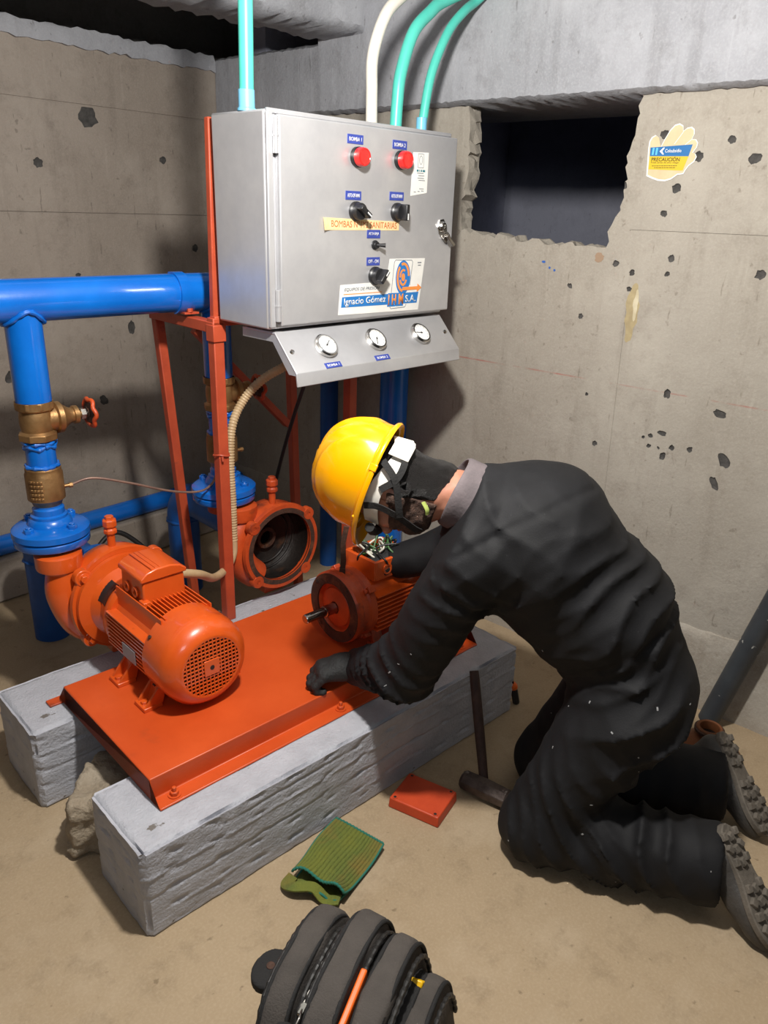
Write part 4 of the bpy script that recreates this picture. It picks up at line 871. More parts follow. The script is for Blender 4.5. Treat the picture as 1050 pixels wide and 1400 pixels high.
for sd in (-1, 1):
    for i in range(9):
        zc_ = -.066 + .0145*i; x0 = math.sqrt(.092**2-zc_**2)-.004; x1 = .110; mb = MB(); mb.box((.205, sd*(x0+x1)/2, h2+zc_), (.25, x1-x0, .0045)); mb.build('cooling_fin', m_or, m2, smooth=0)
mb = MB(); mb.lathe([(0, .47), (.10, .465), (.121, .44), (.121, .325), (.117, .325), (.117, .44), (.09, .455), (0, .46)], (0, 0, h2), (1, 0, 0), 48); mb.build('fan_cowl', m_or, m2, smooth=40)
tbx = [(.10, -.07), (.26, -.07), (.26, .07), (.10, .07)]
mb = MB(); mb.box((.105, 0, .243), (.012, .14, .065)); mb.box((.255, 0, .243), (.012, .14, .065)); mb.box((.18, -.066, .243), (.15, .012, .065)); mb.box((.18, .066, .243), (.15, .012, .065)); mb.box((.18, 0, .214), (.15, .13, .01)); to = mb.build('terminal_box', m_or, m2, bevel=.003)
for x_ in (.15, .205):
    mb = MB(); mb.lathe([(.010, 0), (.018, 0), (.018, .005), (.013, .005), (.010, .002)], (x_, -.0715, .243), (0, -1, 0), 20, closed=True); mb.build('cable_knockout', m_or, to)
mb = MB(); mb.cyl((.245, -.065, .21), (.245, -.065, .276), .009, n=12); mb.build('screw_boss', m_or, to)
rw = random.Random(5)
for i in range(13):
    mb = MB(); p0 = Vector((.13+.1*rw.random(), rw.uniform(-.045, .045), .222)); pk = [p0]
    for k in range(3): pk.append(p0 + Vector((rw.uniform(-.05, .03), rw.uniform(-.05, .05), .03+.025*k+rw.uniform(-.01, .02))))
    pk.append(Vector((.13+.1*rw.random(), rw.uniform(-.04, .04), .235))); mb.tube(catmull(pk, 8), .0034, 8); mb.build('wire', m_wires[i % 3], to, smooth=60)
for x_ in (.10, .26):
    for sd in (-1, 1):
        mb = MB(); mb.box((x_, sd*.095, .006), (.05, .05, .012)); ft = mb.build('foot', m_or_dirty, m2, bevel=.002)
        mb = MB(); mb.box((x_, sd*.082, .035), (.04, .012, .06), Matrix.Rotation(sd*.3, 3, 'X')); mb.build('gusset', m_or_dirty, ft)
cz = MB(); cz.strip([(0, 0, 0), (.002, 0, .04), (-.002, .002, .10), (.006, .0, .155)], (0, -1, 0), .016, .006); cz.box((0, 0, .002), (.018, .012, .03)); czo = cz.build('pry_bar', m_rust, bevel=.001); czo.location = W(.862, .334, ZP+h2+.112); czo.rotation_euler = (0, R(2), -PSI+R(-40))
tag(czo, 'flat rusty bar standing upright on the flange of the dismantled motor', 'tool')

# ================================================================== worker
def nv(v): v = np.array(v, float); return v/np.linalg.norm(v)
BF = nv((-.42, .91, 0)); BL = nv((-.91, -.42, 0)); UPV = np.array([0, 0, 1.])     # facing, own left, up
J = dict(pelvis=(1.70,.60,.50), hipN=(1.615,.575,.47), kneeN=(1.505,.70,.100), ankN=(1.65,.325,.118),
 hipF=(1.79,.64,.47), kneeF=(1.77,.82,.088), ankF=(1.96,.42,.105), waist=(1.665,.69,.69), chest=(1.585,.85,.865), neckb=(1.467,.985,.955),
 shN=(1.395,.905,.835), elN=(1.375,1.085,.465), wrN=(1.405,1.275,.372), shF=(1.675,1.03,.875), elF=(1.83,1.22,.64), wrF=(1.73,1.40,.56))
J = {k: np.array(v) for k, v in J.items()}
def cover_f(P):
    P = P.astype(np.float64); side = -BL
    d = caps(P, J['pelvis']-BF*.01, J['waist'], .150, .160, side, 1.15)
    d = smin(d, caps(P, J['waist'], J['chest'], .165, .172, side, 1.18), .05)
    d = smin(d, caps(P, J['chest'], J['neckb']-np.array([-.02, .03, .025]), .170, .105, side, 1.3), .05)
    d = smin(d, caps(P, J['shN']*.8+J['shF']*.2, J['shF']*.8+J['shN']*.2, .100, .100), .05)
    d = smin(d, caps(P, J['hipN']-BF*.03, J['hipF']-BF*.02, .126, .126), .05)
    for s_ in 'NF':
        l = caps(P, J['hip'+s_], J['knee'+s_], .132, .102); l = smin(l, caps(P, J['knee'+s_], J['ank'+s_]+np.array([0, 0, .01]), .100, .092), .035)
        l = smin(l, caps(P, J['knee'+s_]*.6+J['ank'+s_]*.4, J['ank'+s_], .106, .096), .03)
        sk = nv(J['ank'+s_]-J['knee'+s_]); l = np.maximum(l, (P-(J['ank'+s_]+sk*.035)) @ sk)
        d = smin(d, l, .035)
        a = caps(P, J['sh'+s_], J['el'+s_], .096, .086); a = smin(a, caps(P, J['el'+s_], J['wr'+s_], .084, .056), .03)
        d = smin(d, a, .045)
    d = smin(d, caps(P, J['waist']+BF*.05-UPV*.03, J['chest']+BF*.02-UPV*.10, .140, .130, side, 1.1), .06)
    # waistband gather and loose cloth at the seat
    # folds: directed waves around joints and along the cloth
    def fold(c, r, dr, fr, am, ph=0.):
        q = P-c; g = np.exp(-(q*q).sum(1)/(r*r)); u = q @ nv(dr); sv = np.sin(u*fr*.58 + 2.4*wob(P, 7, ph) + 1.5*wob(P, 17, ph+2) + ph); return am*3.0*g*(np.abs(sv)**.55-.6)*(.35+1.1*np.clip(wob(P, 10, ph+5)+.35, 0, 1))
    up_arm = nv(J['elN']-J['shN']); fore = nv(J['wrN']-J['elN']); spine = nv(J['chest']-J['pelvis']); thN = nv(J['kneeN']-J['hipN']); shk = nv(J['ankN']-J['kneeN'])
    w_ = fold(J['elN'], .15, up_arm*.8+fore*.4, 115, .0075) + fold(J['shN'], .17, up_arm+BF*.3, 90, .006, 1.)
    w_ += fold(J['waist']+BL*.05, .20, spine+BL*.25, 78, .008, 2.) + fold(J['hipN']+BL*.1, .17, thN*.7-BF*.7, 85, .008, 3.)
    w_ += fold(J['kneeN']-BF*.06+BL*.05, .17, shk*.8-thN*.5, 100, .008, 1.5) + fold((J['kneeN']+J['ankN'])/2, .24, shk+UPV*.35, 78, .008, .5) + fold(J['chest']+BL*.12-UPV*.08, .16, spine-BL*.4, 80, .007, 4.)
    w_ += fold((J['kneeF']+J['ankF'])/2, .22, shk, 80, .006, .5) + fold((J['hipN']+J['kneeN'])/2, .16, thN+BF*.4, 85, .006, 2.5)
    d = d + w_ + .0035*wob(P, 26, 1) + .0012*wob(P, 70, 3)
    q = (P-J['shN']) @ up_arm; g_ = caps(P, J['shN'], J['elN'], .105, .10); d = d + np.where(g_ < .03, .006*np.exp(-((q-.075+.25*((P-J['shN']) @ BF))/.007)**2), 0)
    lat = (P-J['chest']) @ BL; bk = (P-J['chest']) @ spine; d = d + .0045*np.exp(-((bk-.035-.3*np.abs(lat))/.008)**2)*(P[:, 2] > .75)
    # cut ends: neck, cuffs, trouser hems, floor
    nk = nv(J['neckb']-J['chest']); d = np.maximum(d, (P-(J['neckb']+nk*.012)) @ nk)
    # belt line: slight pinch
    q = (P-(J['waist']-spine*.07)) @ spine; d = d + .010*np.exp(-(q/.014)**2)
    return np.maximum(d, .003-P[:, 2])
person = thing('person', 'worker in black coverall and yellow hard hat kneeling bent over the dismantled motor', 'person', (1.62, .62, 0), 0)
PL = np.array([1.62, .62, 0])
def psdf(name, fn, lo, hi, h, mt, parent=None):
    o = sdf_obj(name, lambda P: fn(P.astype(np.float64)+PL), np.array(lo)-PL, np.array(hi)-PL, h, mt, parent or person); return o
cov = psdf('coverall', cover_f, (1.22, .15, -.01), (2.14, 1.5, 1.12), .0085, m_cover)
# head frame
CRN = nv(BF*.954+UPV*.30); FCE = nv(BF*.30-UPV*.954); HLF = BL
HC = np.array([1.331, 1.166, .990])                       # centre of the helmet's brim plane
HAX = np.array([FCE, HLF, CRN]); HD = HC - CRN*.045
def hp(f, l, c): return HC + FCE*f + HLF*l + CRN*c
def head_f(P):
    d = ell(P, hp(-.005, 0, .0), HAX, (.098, .077, .105))
    d = smin(d, ell(P, hp(.035, 0, -.09), HAX, (.058, .056, .075)), .03)          # jaw
    d = smin(d, ell(P, hp(.072, 0, -.125), HAX, (.020, .024, .018)), .02)         # chin
    d = smin(d, caps(P, hp(.090, 0, -.03), hp(.112, 0, -.068), .009, .014), .012)  # nose
    d = smin(d, caps(P, hp(.082, .03, -.022), hp(.082, -.03, -.022), .012, .012), .015)  # brow
    d = smin(d, caps(P, hp(-.025, 0, -.07), J['neckb']-CRN*.03, .058, .066), .03)  # neck
    for s_ in (1, -1):
        d = smin(d, ell(P, hp(-.012, s_*.080, -.045), HAX, (.019, .008, .031)), .008)   # ears
        d = smin(d, ell(P, hp(.07, s_*.032, -.062), HAX, (.022, .02, .02)), .02)
    d = np.maximum(d, -ell(P, hp(-.002, .090, -.045), HAX, (.009, .006, .016)))
    d = d + .0012*wob(P, 160, 1)
    return d
head = psdf('head', head_f, HD-.22, HD+.22, .0042, m_skin)
for s_ in (1, -1):
    mb = MB(); e = hp(.083, s_*.031, -.040)-PL; mb.lathe([(.011*math.sin(t), -.011*math.cos(t)) for t in np.linspace(0, math.pi, 9)], e, FCE, 16); mb.build('eye', m_eye, head, smooth=80)
mb = MB(); mb.tube(catmull([hp(.083, .022, -.100)-PL, hp(.094, .01, -.099)-PL, hp(.097, 0, -.0985)-PL, hp(.094, -.01, -.099)-PL, hp(.083, -.022, -.100)-PL], 5), .006, 10); mb.build('lips', m_lip, head, smooth=80)
def hair_f(P):
    q = (P-HC) @ HAX.T; nz_ = .0022*wob(P, 190, 4)+.0015*wob(P, 400, 6)
    b = np.maximum(q[:, 0]-.016+(-q[:, 2]-.02)*.30, -(q[:, 2]+.148-q[:, 0]*.3)); b = np.maximum(b, -ell(P, hp(-.006, .085, -.045), HAX, (.023, .02, .034))) + nz_
    off = .011*np.clip(-b/.03, 0, 1)**.7
    return np.maximum(head_f(P) - off - .0015*wob(P*np.array([1, 1, 2.]), 140, 2), b)
psdf('hair', hair_f, HD-.2, HD+.2, .0045, m_hair, None)
def beard_f(P):
    q = (P-HC) @ HAX.T; d = head_f(P) - .006 - .003*wob(P, 140, 2) - .0015*wob(P, 380, 4)
    band = np.maximum(-(q[:, 0]+.018), q[:, 2]+.058+ (q[:, 0]-.01)*.30); d = np.maximum(d, band); d = np.maximum(d, -(q[:, 2]+.165)); d = np.maximum(d, q[:, 0]-.085)
    mouth = ell(P, hp(.098, 0, -.0985), HAX, (.03, .026, .010)); return np.maximum(d, -mouth)
psdf('beard', beard_f, HD-.2, HD+.2, .0045, m_beard, None)
# collar
mb = MB(); n_ = 30; nk = nv(nv(J['neckb']-J['chest'])*.75 + CRN*.45); cx, cy, _ = [np.array(v) for v in frame(nk)]; vs_ = []
sx = BL - nk*(BL @ nk); sx = nv(sx); sy = np.cross(nk, sx)
for i in range(n_):
    t = 2*math.pi*i/n_; rr = sx*math.cos(t)+sy*math.sin(t)
    for (r_, h_) in ((.098, -.035), (.086, .0), (.090, .038), (.080, .050), (.076, .036), (.074, -.01)):
        vs_.append(J['neckb'] + rr*r_*(1.03+.03*math.sin(3*t)) + nk*(h_*(1+.12*math.sin(2*t+1))) - PL)
fs = [(i*6+j, ((i+1) % n_)*6+j, ((i+1) % n_)*6+(j+1) % 6, i*6+(j+1) % 6) for i in range(n_) for j in range(6)]
mb.add(vs_, fs); co = mb.build('collar', m_collar, person, smooth=60); sb = co.modifiers.new('sub', 'SUBSURF'); sb.levels = 1; sb.render_levels = 2
mb = MB(); mb.tube(catmull([hp(-.02, .062, -.135)-PL, hp(-.012, .072, -.15)-PL, hp(.0, .070, -.155)-PL], 5), .006, 8, flat=.5); mb.build('lime_neck_cloth', mat('lime_cloth', (138, 150, 74), rough=.9), person, smooth=60)
# helmet
def hel_pt(th, ph, off=0.):
    # th: around (0 = face), ph: 0 brim .. pi/2 crown
    a, b, c = .138+off, .116+off, .150+off
    q = math.cos(ph)**.82; x, y, z = a*q*math.cos(th), b*q*math.sin(th), c*math.sin(ph)**.92
    ridge = 0.
    for yy, am in ((0., .007), (.036, .006), (-.036, .006), (.070, .005), (-.070, .005)):
        ridge += am*math.exp(-((y-yy)/.0065)**2)*(1 if ph > .30 else max(0, (ph-.12)/.18))*(1 if abs(math.cos(th)) > .0 else 0)
    k_ = 1+ridge*9; return hp(x*k_, y, z*k_)-PL
nt_, np_ = 96, 30; vs_ = []
for j in range(np_):
    ph = math.pi/2*j/(np_-1)*.999
    for i in range(nt_): vs_.append(hel_pt(2*math.pi*i/nt_, ph))
fs = [(j*nt_+i, j*nt_+(i+1) % nt_, (j+1)*nt_+(i+1) % nt_, (j+1)*nt_+i) for j in range(np_-1) for i in range(nt_)] + [tuple((np_-1)*nt_+i for i in range(nt_))]
mb = MB().add(vs_, fs); hel = mb.build('hard_hat', m_helmet, person, smooth=70, fix=False); so = hel.modifiers.new('thick', 'SOLIDIFY'); so.thickness = .003; so.offset = -1
vs_ = []
for i in range(nt_):
    t = 2*math.pi*i/nt_; fr_ = max(0, math.cos(t))**2.2; out = .010+.026*fr_; dp = -.004-.010*fr_
    for (o_, h_) in ((-.004, .006), (out*.5, .004+dp*.4), (out, dp+.003), (out+.0025, dp-.003), (out, dp-.008), (out*.5, dp*.4-.004), (-.004, -.004)):
        vs_.append(hp((.138+o_)*math.cos(t), (.116+o_)*math.sin(t), h_)-PL)
fs = [(i*7+j, ((i+1) % nt_)*7+j, ((i+1) % nt_)*7+(j+1) % 7, i*7+(j+1) % 7) for i in range(nt_) for j in range(7)]
MB().add(vs_, fs).build('brim', m_helmet, hel, smooth=60)
mb = MB()
for t in (62, -62, 118, -118):
    c, s_ = math.cos(R(t)), math.sin(R(t)); mb.strip([hp(.145*c, .123*s_, .004)-PL, hp(.150*c, .128*s_, -.014)-PL], FCE*c+HLF*s_, .018, .006)
mb.build('strap_slot', m_helmet, hel, bevel=.002)
mb = MB(); pts = []; nr = []
for i in range(49):
    t = R(40+280*i/48); wv = -.030 - .012*math.sin(t*3)*.6 - .014*max(0, -math.cos(t)); pts.append(hp(.112*math.cos(t)-.004, .093*math.sin(t), wv)-PL); nr.append(FCE*math.cos(t)+HLF*math.sin(t))
mb.strip(pts, nr, .036, .003); mb.build('headband', m_band, hel, smooth=60)
mb = MB(); mb.strip([hp(-.122, .0, -.030)-PL, hp(-.122, .035, -.044)-PL, hp(-.098, .068, -.044)-PL], [-FCE, -FCE+HLF*.5, -FCE*.6+HLF], .05, .004); mb.build('nape_pad', m_band, hel, bevel=.001)
for pp in ([hp(.03, .103, -.012), hp(.02, .100, -.045), hp(.03, .086, -.095), hp(.058, .05, -.145), hp(.07, .0, -.152), hp(.058, -.05, -.145), hp(.03, -.086, -.095), hp(.02, -.10, -.02)],
           [hp(-.085, .085, -.015), hp(-.055, .095, -.06), hp(.0, .094, -.088), hp(.028, .088, -.10)], [hp(-.118, .0, -.03), hp(-.10, .062, -.06), hp(-.06, .092, -.062), hp(-.02, .098, -.035)]):
    q = catmull([p-PL for p in pp], 8); nr = [nv(np.array(p)+PL-hp(0, 0, -.05)) for p in q]; mb = MB(); mb.strip(q, [tuple(v) for v in nr], .016, .003); mb.build('chin_strap', m_bagdk, hel, smooth=60)
mb = MB(); mb.tube(catmull([hp(.085, .085, -.04)-PL, hp(.108, .05, -.045)-PL, hp(.122, .0, -.05)-PL, hp(.108, -.05, -.045)-PL, hp(.085, -.085, -.04)-PL], 6), .012, 10); mb.build('goggles', m_bagdk, person, smooth=60)
# gloves
def glove(name, wr, dr, lat, dn, thumb_sg, curl):
    """wrist centre, pointing direction, lateral axis, palm-down axis"""
    dr, lat, dn = nv(dr), nv(lat), nv(dn); wr = np.array(wr)
    def pt(x, y, z): return wr + dr*x + lat*y + dn*z
    chains = []
    for i, (ly, ln) in enumerate(((-.036, .072), (-.0122, .084), (.0122, .080), (.036, .064))):
        kn = pt(.092-.006*abs(i-1.2), ly, -.004); a1, a2, a3 = curl
        p1 = kn + (dr*math.cos(a1)+dn*math.sin(a1))*ln*.48; p2 = p1 + (dr*math.cos(a2)+dn*math.sin(a2))*ln*.34; p3 = p2 + (dr*math.cos(a3)+dn*math.sin(a3))*ln*.26
        chains.append((kn, p1, p2, p3))
    tb0 = pt(.028, thumb_sg*.030, .008); tb1 = pt(.058, thumb_sg*.052, .014); tb2 = pt(.088, thumb_sg*.050, .020)
    def f(P):
        d = caps(P, pt(.03, -.018, 0), pt(.085, -.025, -.002), .026, .021); d = smin(d, caps(P, pt(.03, .018, 0), pt(.085, .025, -.002), .026, .021), .02); d = smin(d, caps(P, pt(.03, 0, 0), pt(.085, 0, -.003), .026, .023), .02)
        d = smin(d, caps(P, pt(-.03, 0, 0), pt(.03, 0, 0), .036, .035, lat, 1.15), .02)
        for kn, p1, p2, p3 in chains:
            g = smin(smin(caps(P, kn, p1, .0138, .0124), caps(P, p1, p2, .0124, .0116), .003), caps(P, p2, p3, .0116, .0104), .003); d = smin(d, g, .0035)
        d = smin(d, smin(caps(P, tb0, tb1, .0175, .0145), caps(P, tb1, tb2, .0145, .0125), .004), .008)
        return d + .0008*wob(P, 300, 1)
    c = pt(.06, 0, .01); return psdf(name, f, c-.14, c+.14, .0036, m_glove)
glove('glove', (1.392, 1.29, .378), (-.80, .58, -.16), (.58, .80, 0), (-.14, .10, -1.0), 1, (.75, 2.0, 2.9))
glove('glove', (1.735, 1.405, .565), (-.70, .62, -.10), (.62, .70, 0), (-.1, .1, -1), -1, (.7, 1.5, 2.2))
mb = MB(); p0 = J['wrN']+nv(J['elN']-J['wrN'])*.012-PL; p1 = np.array((1.398, 1.288, .372))-PL+np.array((.0, 0, .0)); mb.tube([p0, (p0+p1)/2, p1], .0365, 20); mb.build('wrist', m_skin, person, smooth=60)
# boots: local y -> toe, z -> sole normal (outwards), x -> right
def boot(heel, toe_d, sole_n):
    yv = nv(toe_d); zv = nv(np.array(sole_n)-yv*(np.array(sole_n) @ yv)); xv = np.cross(yv, zv); heel = np.array(heel, float)
    bt = Matrix(((xv[0], yv[0], zv[0], heel[0]-PL[0]), (xv[1], yv[1], zv[1], heel[1]-PL[1]), (xv[2], yv[2], zv[2], heel[2]-PL[2]), (0, 0, 0, 1)))
    def wdt(y): return .036+.012*math.exp(-((y-.20)/.07)**2) - .006*math.exp(-((y-.11)/.04)**2)
    def up(P):
        d = smin(ell(P, (0, .05, -.045), np.eye(3), (.040, .062, .050)), ell(P, (0, .19, -.032), np.eye(3), (.047, .088, .042)), .03)
        d = smin(d, caps(P, np.array([0, .075, -.05]), np.array([0, .16, -.05]), .040, .036), .03); d = smin(d, caps(P, np.array([0, .045, -.05]), np.array([0, .05, -.12]), .042, .046), .03)
        return np.maximum(d + .0012*wob(P, 90, 2), P[:, 2]+.004)
    o = sdf_obj('boot', up, (-.07, -.03, -.19), (.07, .30, .02), .006, m_boot, person); o.matrix_local = bt
    ol = []
    for i in range(28):
        y = -.012 + .29*i/27; e = 1-abs((y-.133)/.147)**5; ol.append((y, wdt(y)*max(.05, e)**.5))
    poly = [(w_+.004*(y-.13)/.13, y) for y, w_ in ol] + [(-w_, y) for y, w_ in ol[::-1]]
    mb = MB(); mb.prism(poly, (0, 0, -.016), (1, 0, 0), (0, 1, 0), .018); so = mb.build('sole', m_sole, o, bevel=.003)
    lug0 = None
    for r_ in range(9):
        y = .012+.030*r_
        w_ = wdt(y)
        for c_ in (-1, 0, 1):
            if r_ in (3,) : continue
            x = c_*w_*.64; M = Matrix.Rotation(.35*(1 if r_ % 2 else -1)*(1 if c_ else 0)+.2, 3, 'Z'); mb = MB(); mb.box((x, y+(.006 if c_ == 0 else 0), .006), (w_*.48, .020, .010), M, taper=.86); mb.build('tread_lug', m_sole, o, bevel=.0015, seg=1)
    mb = MB(); mb.strip([(.042, .03, -.05), (.042, .055, -.07), (.043, .07, -.10)], (1, 0, 0), .02, .003); mb.strip([(-.042, .03, -.05), (-.043, .055, -.07), (-.043, .07, -.10)], (-1, 0, 0), .02, .003); mb.build('heel_patch', m_collar, o)
boot((1.668, .300, .228), (-.05, -.16, -.165), (-.10, -.72, .68))
boot((2.035, .43, .228), (-.06, -.16, -.165), (-.02, -.70, .68))
# trouser hem collars hide nothing: simple cuffs over the boots
rp_ = random.Random(11); 
mb = MB()
cvv = np.empty(len(cov.data.vertices)*3); cov.data.vertices.foreach_get('co', cvv); cvv = cvv.reshape(-1, 3)
nrm = np.empty(len(cov.data.vertices)*3); cov.data.vertices.foreach_get('normal', nrm); nrm = nrm.reshape(-1, 3)
cam_l = np.array([0, 0, 1.6])-PL
for tries in range(400):
    i = rp_.randrange(len(cvv)); p = cvv[i]; 
    if p[2] > .62 or nrm[i] @ nv(cam_l-p) < .35: continue
    x, y, _ = frame(nrm[i]); a = rp_.uniform(0, 3.14); t = x*math.cos(a)+y*math.sin(a); l = rp_.uniform(.001, .0045); n3 = Vector(nrm[i]); mb.strip([Vector(p)+n3*.0004-t*l, Vector(p)+n3*.0008, Vector(p)+n3*.0004+t*l], n3, rp_.uniform(.0015, .004), .0008)
    if len(mb.v) > 12*26: break
fo = mb.build('paint_flecks', m_lint, person, smooth=0); fo['kind'] = 'stuff'

# ================================================================== small things on the floor
# junction box lid
ld_ = thing('terminal_box_lid', 'orange square terminal box lid lying on the floor before the plinth', 'lid', onp := W(.797, -.113, 0), -PSI + R(17))
mb = MB(); mb.box((0, 0, .017), (.127, .160, .034), taper=.97); mb.build('shell', m_lid, ld_, bevel=.004, seg=3)
for x, y in ((-.052, -.064), (.052, -.064), (-.052, .064), (.052, .064)):
    mb = MB(); mb.lathe([(.0045, 0), (.008, 0), (.008, .0015), (.0045, .0015)], (x, y, .034), (0, 0, 1), 16, closed=True); mb.build('screw_rim', m_lid, ld_)
    mb = MB(); mb.lathe([(0, 0), (.0046, 0), (.0046, .0008), (0, .0008)], (x, y, .0338), (0, 0, 1), 12); mb.build('screw_hole', m_cable, ld_)
# sledge hammer leaning on the plinth
hm = thing('sledge_hammer', 'short wooden-handled sledge hammer standing on its head against the plinth', 'hammer', W(.955, -.215, 0), -PSI)
hdv = Vector((.03, -.14, 0)).normalized(); M = Matrix((hdv.cross(Vector((0, 0, 1))), hdv, Vector((0, 0, 1)))).transposed()
mb = MB(); ol = [(-.078, .022), (-.068, .029), (-.03, .030), (.0, .031), (.03, .030), (.068, .029), (.078, .022)]; vs_ = []
for y, r_ in ol:
    for k in range(8):
        t = math.pi/8+math.pi/4*k; vs_.append(M @ Vector((r_*1.08*math.cos(t), y, .029+r_*math.sin(t))))
mb.add(vs_, [(i*8+k, i*8+(k+1) % 8, (i+1)*8+(k+1) % 8, (i+1)*8+k) for i in range(6) for k in range(8)] + [tuple(range(8)), tuple(48+k for k in range(8))]); mb.build('head', m_hammer, hm, smooth=30, bevel=.002)
mb = MB(); p0 = Vector((0, 0, .012)); p1 = Vector((.205, .178, .265)); q = [p0.lerp(p1, t) for t in np.linspace(0, 1, 12)]
p1 = Vector((.135, .185, .285)); q = [p0.lerp(p1, t) for t in np.linspace(0, 1, 12)]
mb.tube(q, [.013, .0135, .014, .0145, .015, .0155, .0155, .0155, .0155, .0155, .0155, .0145], 18, flat=.8); mb.build('handle', m_wood, hm, smooth=50)
# screwdriver
sd_ = thing('screwdriver', 'small screwdriver with orange collar leaning on the far end of the plinth', 'screwdriver', W(1.40, .012, 0), -PSI)
ax = Vector((-.02, .02, .12)).normalized()
mb = MB(); mb.lathe([(0, 0), (.010, 0), (.0125, .004), (.0125, .055), (.009, .062), (0, .062)], (0, 0, .0), ax, 10); mb.build('grip', m_black, sd_, smooth=30)
mb = MB(); mb.lathe([(0, 0), (.011, 0), (.014, .004), (.014, .016), (.009, .024), (0, .024)], ax*.060, ax, 16); mb.build('collar', m_ordr, sd_)
mb = MB(); mb.cyl(ax*.08, ax*.135, .0035, n=10); mb.build('blade', m_darkiron, sd_)
# brown casting beside the boots
cn = thing('cast_cover', 'rust brown conical iron cover with a short neck, beside the worker\'s boot', 'casting', (2.22, .512, 0), 0)
mb = MB(); mb.lathe([(.108, 0), (.112, .004), (.112, .020), (.106, .026), (.045, .080), (.040, .088), (.040, .112), (.036, .116), (.030, .114), (.028, .104), (.028, .06), (.085, .012), (.10, 0)], (0, 0, 0), (0, 0, 1), 56, closed=True); mb.build('cone', m_cone, cn, smooth=40)
mb = MB(); mb.lathe([(.0405, 0), (.0455, .002), (.0455, .010), (.0405, .012)], (0, 0, .098), (0, 0, 1), 40, closed=True); mb.build('neck_ring', m_rust, cn)
mb = MB(); mb.lathe([(0, 0), (.0285, 0), (.0285, .001), (0, .001)], (0, 0, .085), (0, 0, 1), 24); mb.build('bore', m_darkiron, cn)
# leaning pipe
mb = MB(); q = [Vector((0, 0, 0)), Vector((0, 0, 1.6))]; mb.lathe([(.031, 0), (.034, .002), (.034, 1.448), (.031, 1.45), (.028, 1.448), (.028, .002)], (0, 0, 0), (0, 0, 1), 32, closed=True); lp = mb.build('leaning_pipe', m_dkpipe, smooth=40)
p0 = Vector((2.40, .565, .016)); p1 = Vector((2.435, .12, 1.40)); p1 = Vector((2.425, .39, .80)); d_ = (p1-p0).normalized(); lp.location = p0; lp.rotation_mode = 'QUATERNION'; lp.rotation_quaternion = Vector((0, 0, 1)).rotation_difference(d_)
tag(lp, 'dark grey paint-spotted pipe leaning against the right wall', 'pipe')

# folded green cloth
cl = thing('cleaning_cloth', 'folded ribbed green cloth with teal hem lying against the front plinth', 'cloth', W(.475, -.122, 0), -PSI)
def sheet(name, corners, zf, nu, nv_, th, mt, ribs=0.):
    c00, c10, c11, c01 = [Vector((*c, 0)) for c in corners]; vs_ = []
    for j in range(nv_+1):
        for i in range(nu+1):
            u, v = i/nu, j/nv_; p = (c00*(1-u)+c10*u)*(1-v)+(c01*(1-u)+c11*u)*v; z = zf(u, v)+(ribs*abs(math.sin(u*math.pi*16)) if ribs else 0)
            vs_.append((p.x+.004*math.sin(v*7+u*3), p.y+.004*math.sin(u*6+1), z))
    fs = [(j*(nu+1)+i, j*(nu+1)+i+1, (j+1)*(nu+1)+i+1, (j+1)*(nu+1)+i) for j in range(nv_) for i in range(nu)]
    o = MB().add(vs_, fs).build(name, mt, cl, smooth=70); so = o.modifiers.new('thick', 'SOLIDIFY'); so.thickness = th; so.offset = 1; return o, vs_, nu, nv_
# corners run: near-left, near-right, far-right, far-left (local x along plinth)
cA = [(-.125, .035), (-.075, -.105), (.118, -.045), (.08, .112)]
o0, v0, nu, nvv = sheet('lower_layer', [(-.145, .02), (-.09, -.10), (.105, -.045), (.075, .10)], lambda u, v: .003+.006*max(0, math.sin(v*5+u*4))+.012*max(0, 1-v*4)*abs(math.sin(u*8)), 40, 24, .003, m_cloth)
o1, v1, nu, nvv = sheet('upper_layer', cA, lambda u, v: .016+.012*math.sin(u*2.6+.3)+.010*math.sin(v*3.4+u*3)+.022*max(0, 1-v*3.2)**2*(.5+.5*math.sin(u*9)), 64, 40, .003, m_cloth, ribs=.0035)
def rim(vv, nu, nv_, dz):
    idx = [i for i in range(nu+1)] + [(nu+1)*j+nu for j in range(1, nv_+1)] + [(nu+1)*nv_+i for i in range(nu-1, -1, -1)] + [(nu+1)*j for j in range(nv_-1, -1, -1)]
    return [Vector(vv[i])+Vector((0, 0, dz)) for i in idx]
mb = MB(); mb.tube(rim(v1, 64, 40, .002), .0035, 8); mb.build('hem', m_hem, cl, smooth=60)
mb = MB(); mb.tube(rim(v0, 40, 24, .002), .0033, 8); mb.build('hem', m_hem, cl, smooth=60)
pts = catmull([(-.125, .035, .02), (-.15, .03, .012), (-.148, .0, .028), (-.115, -.035, .03), (-.105, -.07, .012), (-.085, -.10, .02)], 8)
mb = MB(); mb.strip(pts, (0, 0, 1), .03, .004); mb.build('folded_edge', m_cloth, cl, smooth=60)

# ================================================================== backpack
bgy = Vector((-.962, -.272, 0)); bgx = Vector((.272, -.962, 0)); bgx = Vector((.33, -.944, 0)).normalized(); bgy = Vector((bgx.y, -bgx.x, 0))
bg = thing('backpack', 'charcoal backpack with open zipped pockets standing on the floor in front', 'backpack', (.735, .640, 0), math.atan2(bgx.y, bgx.x))
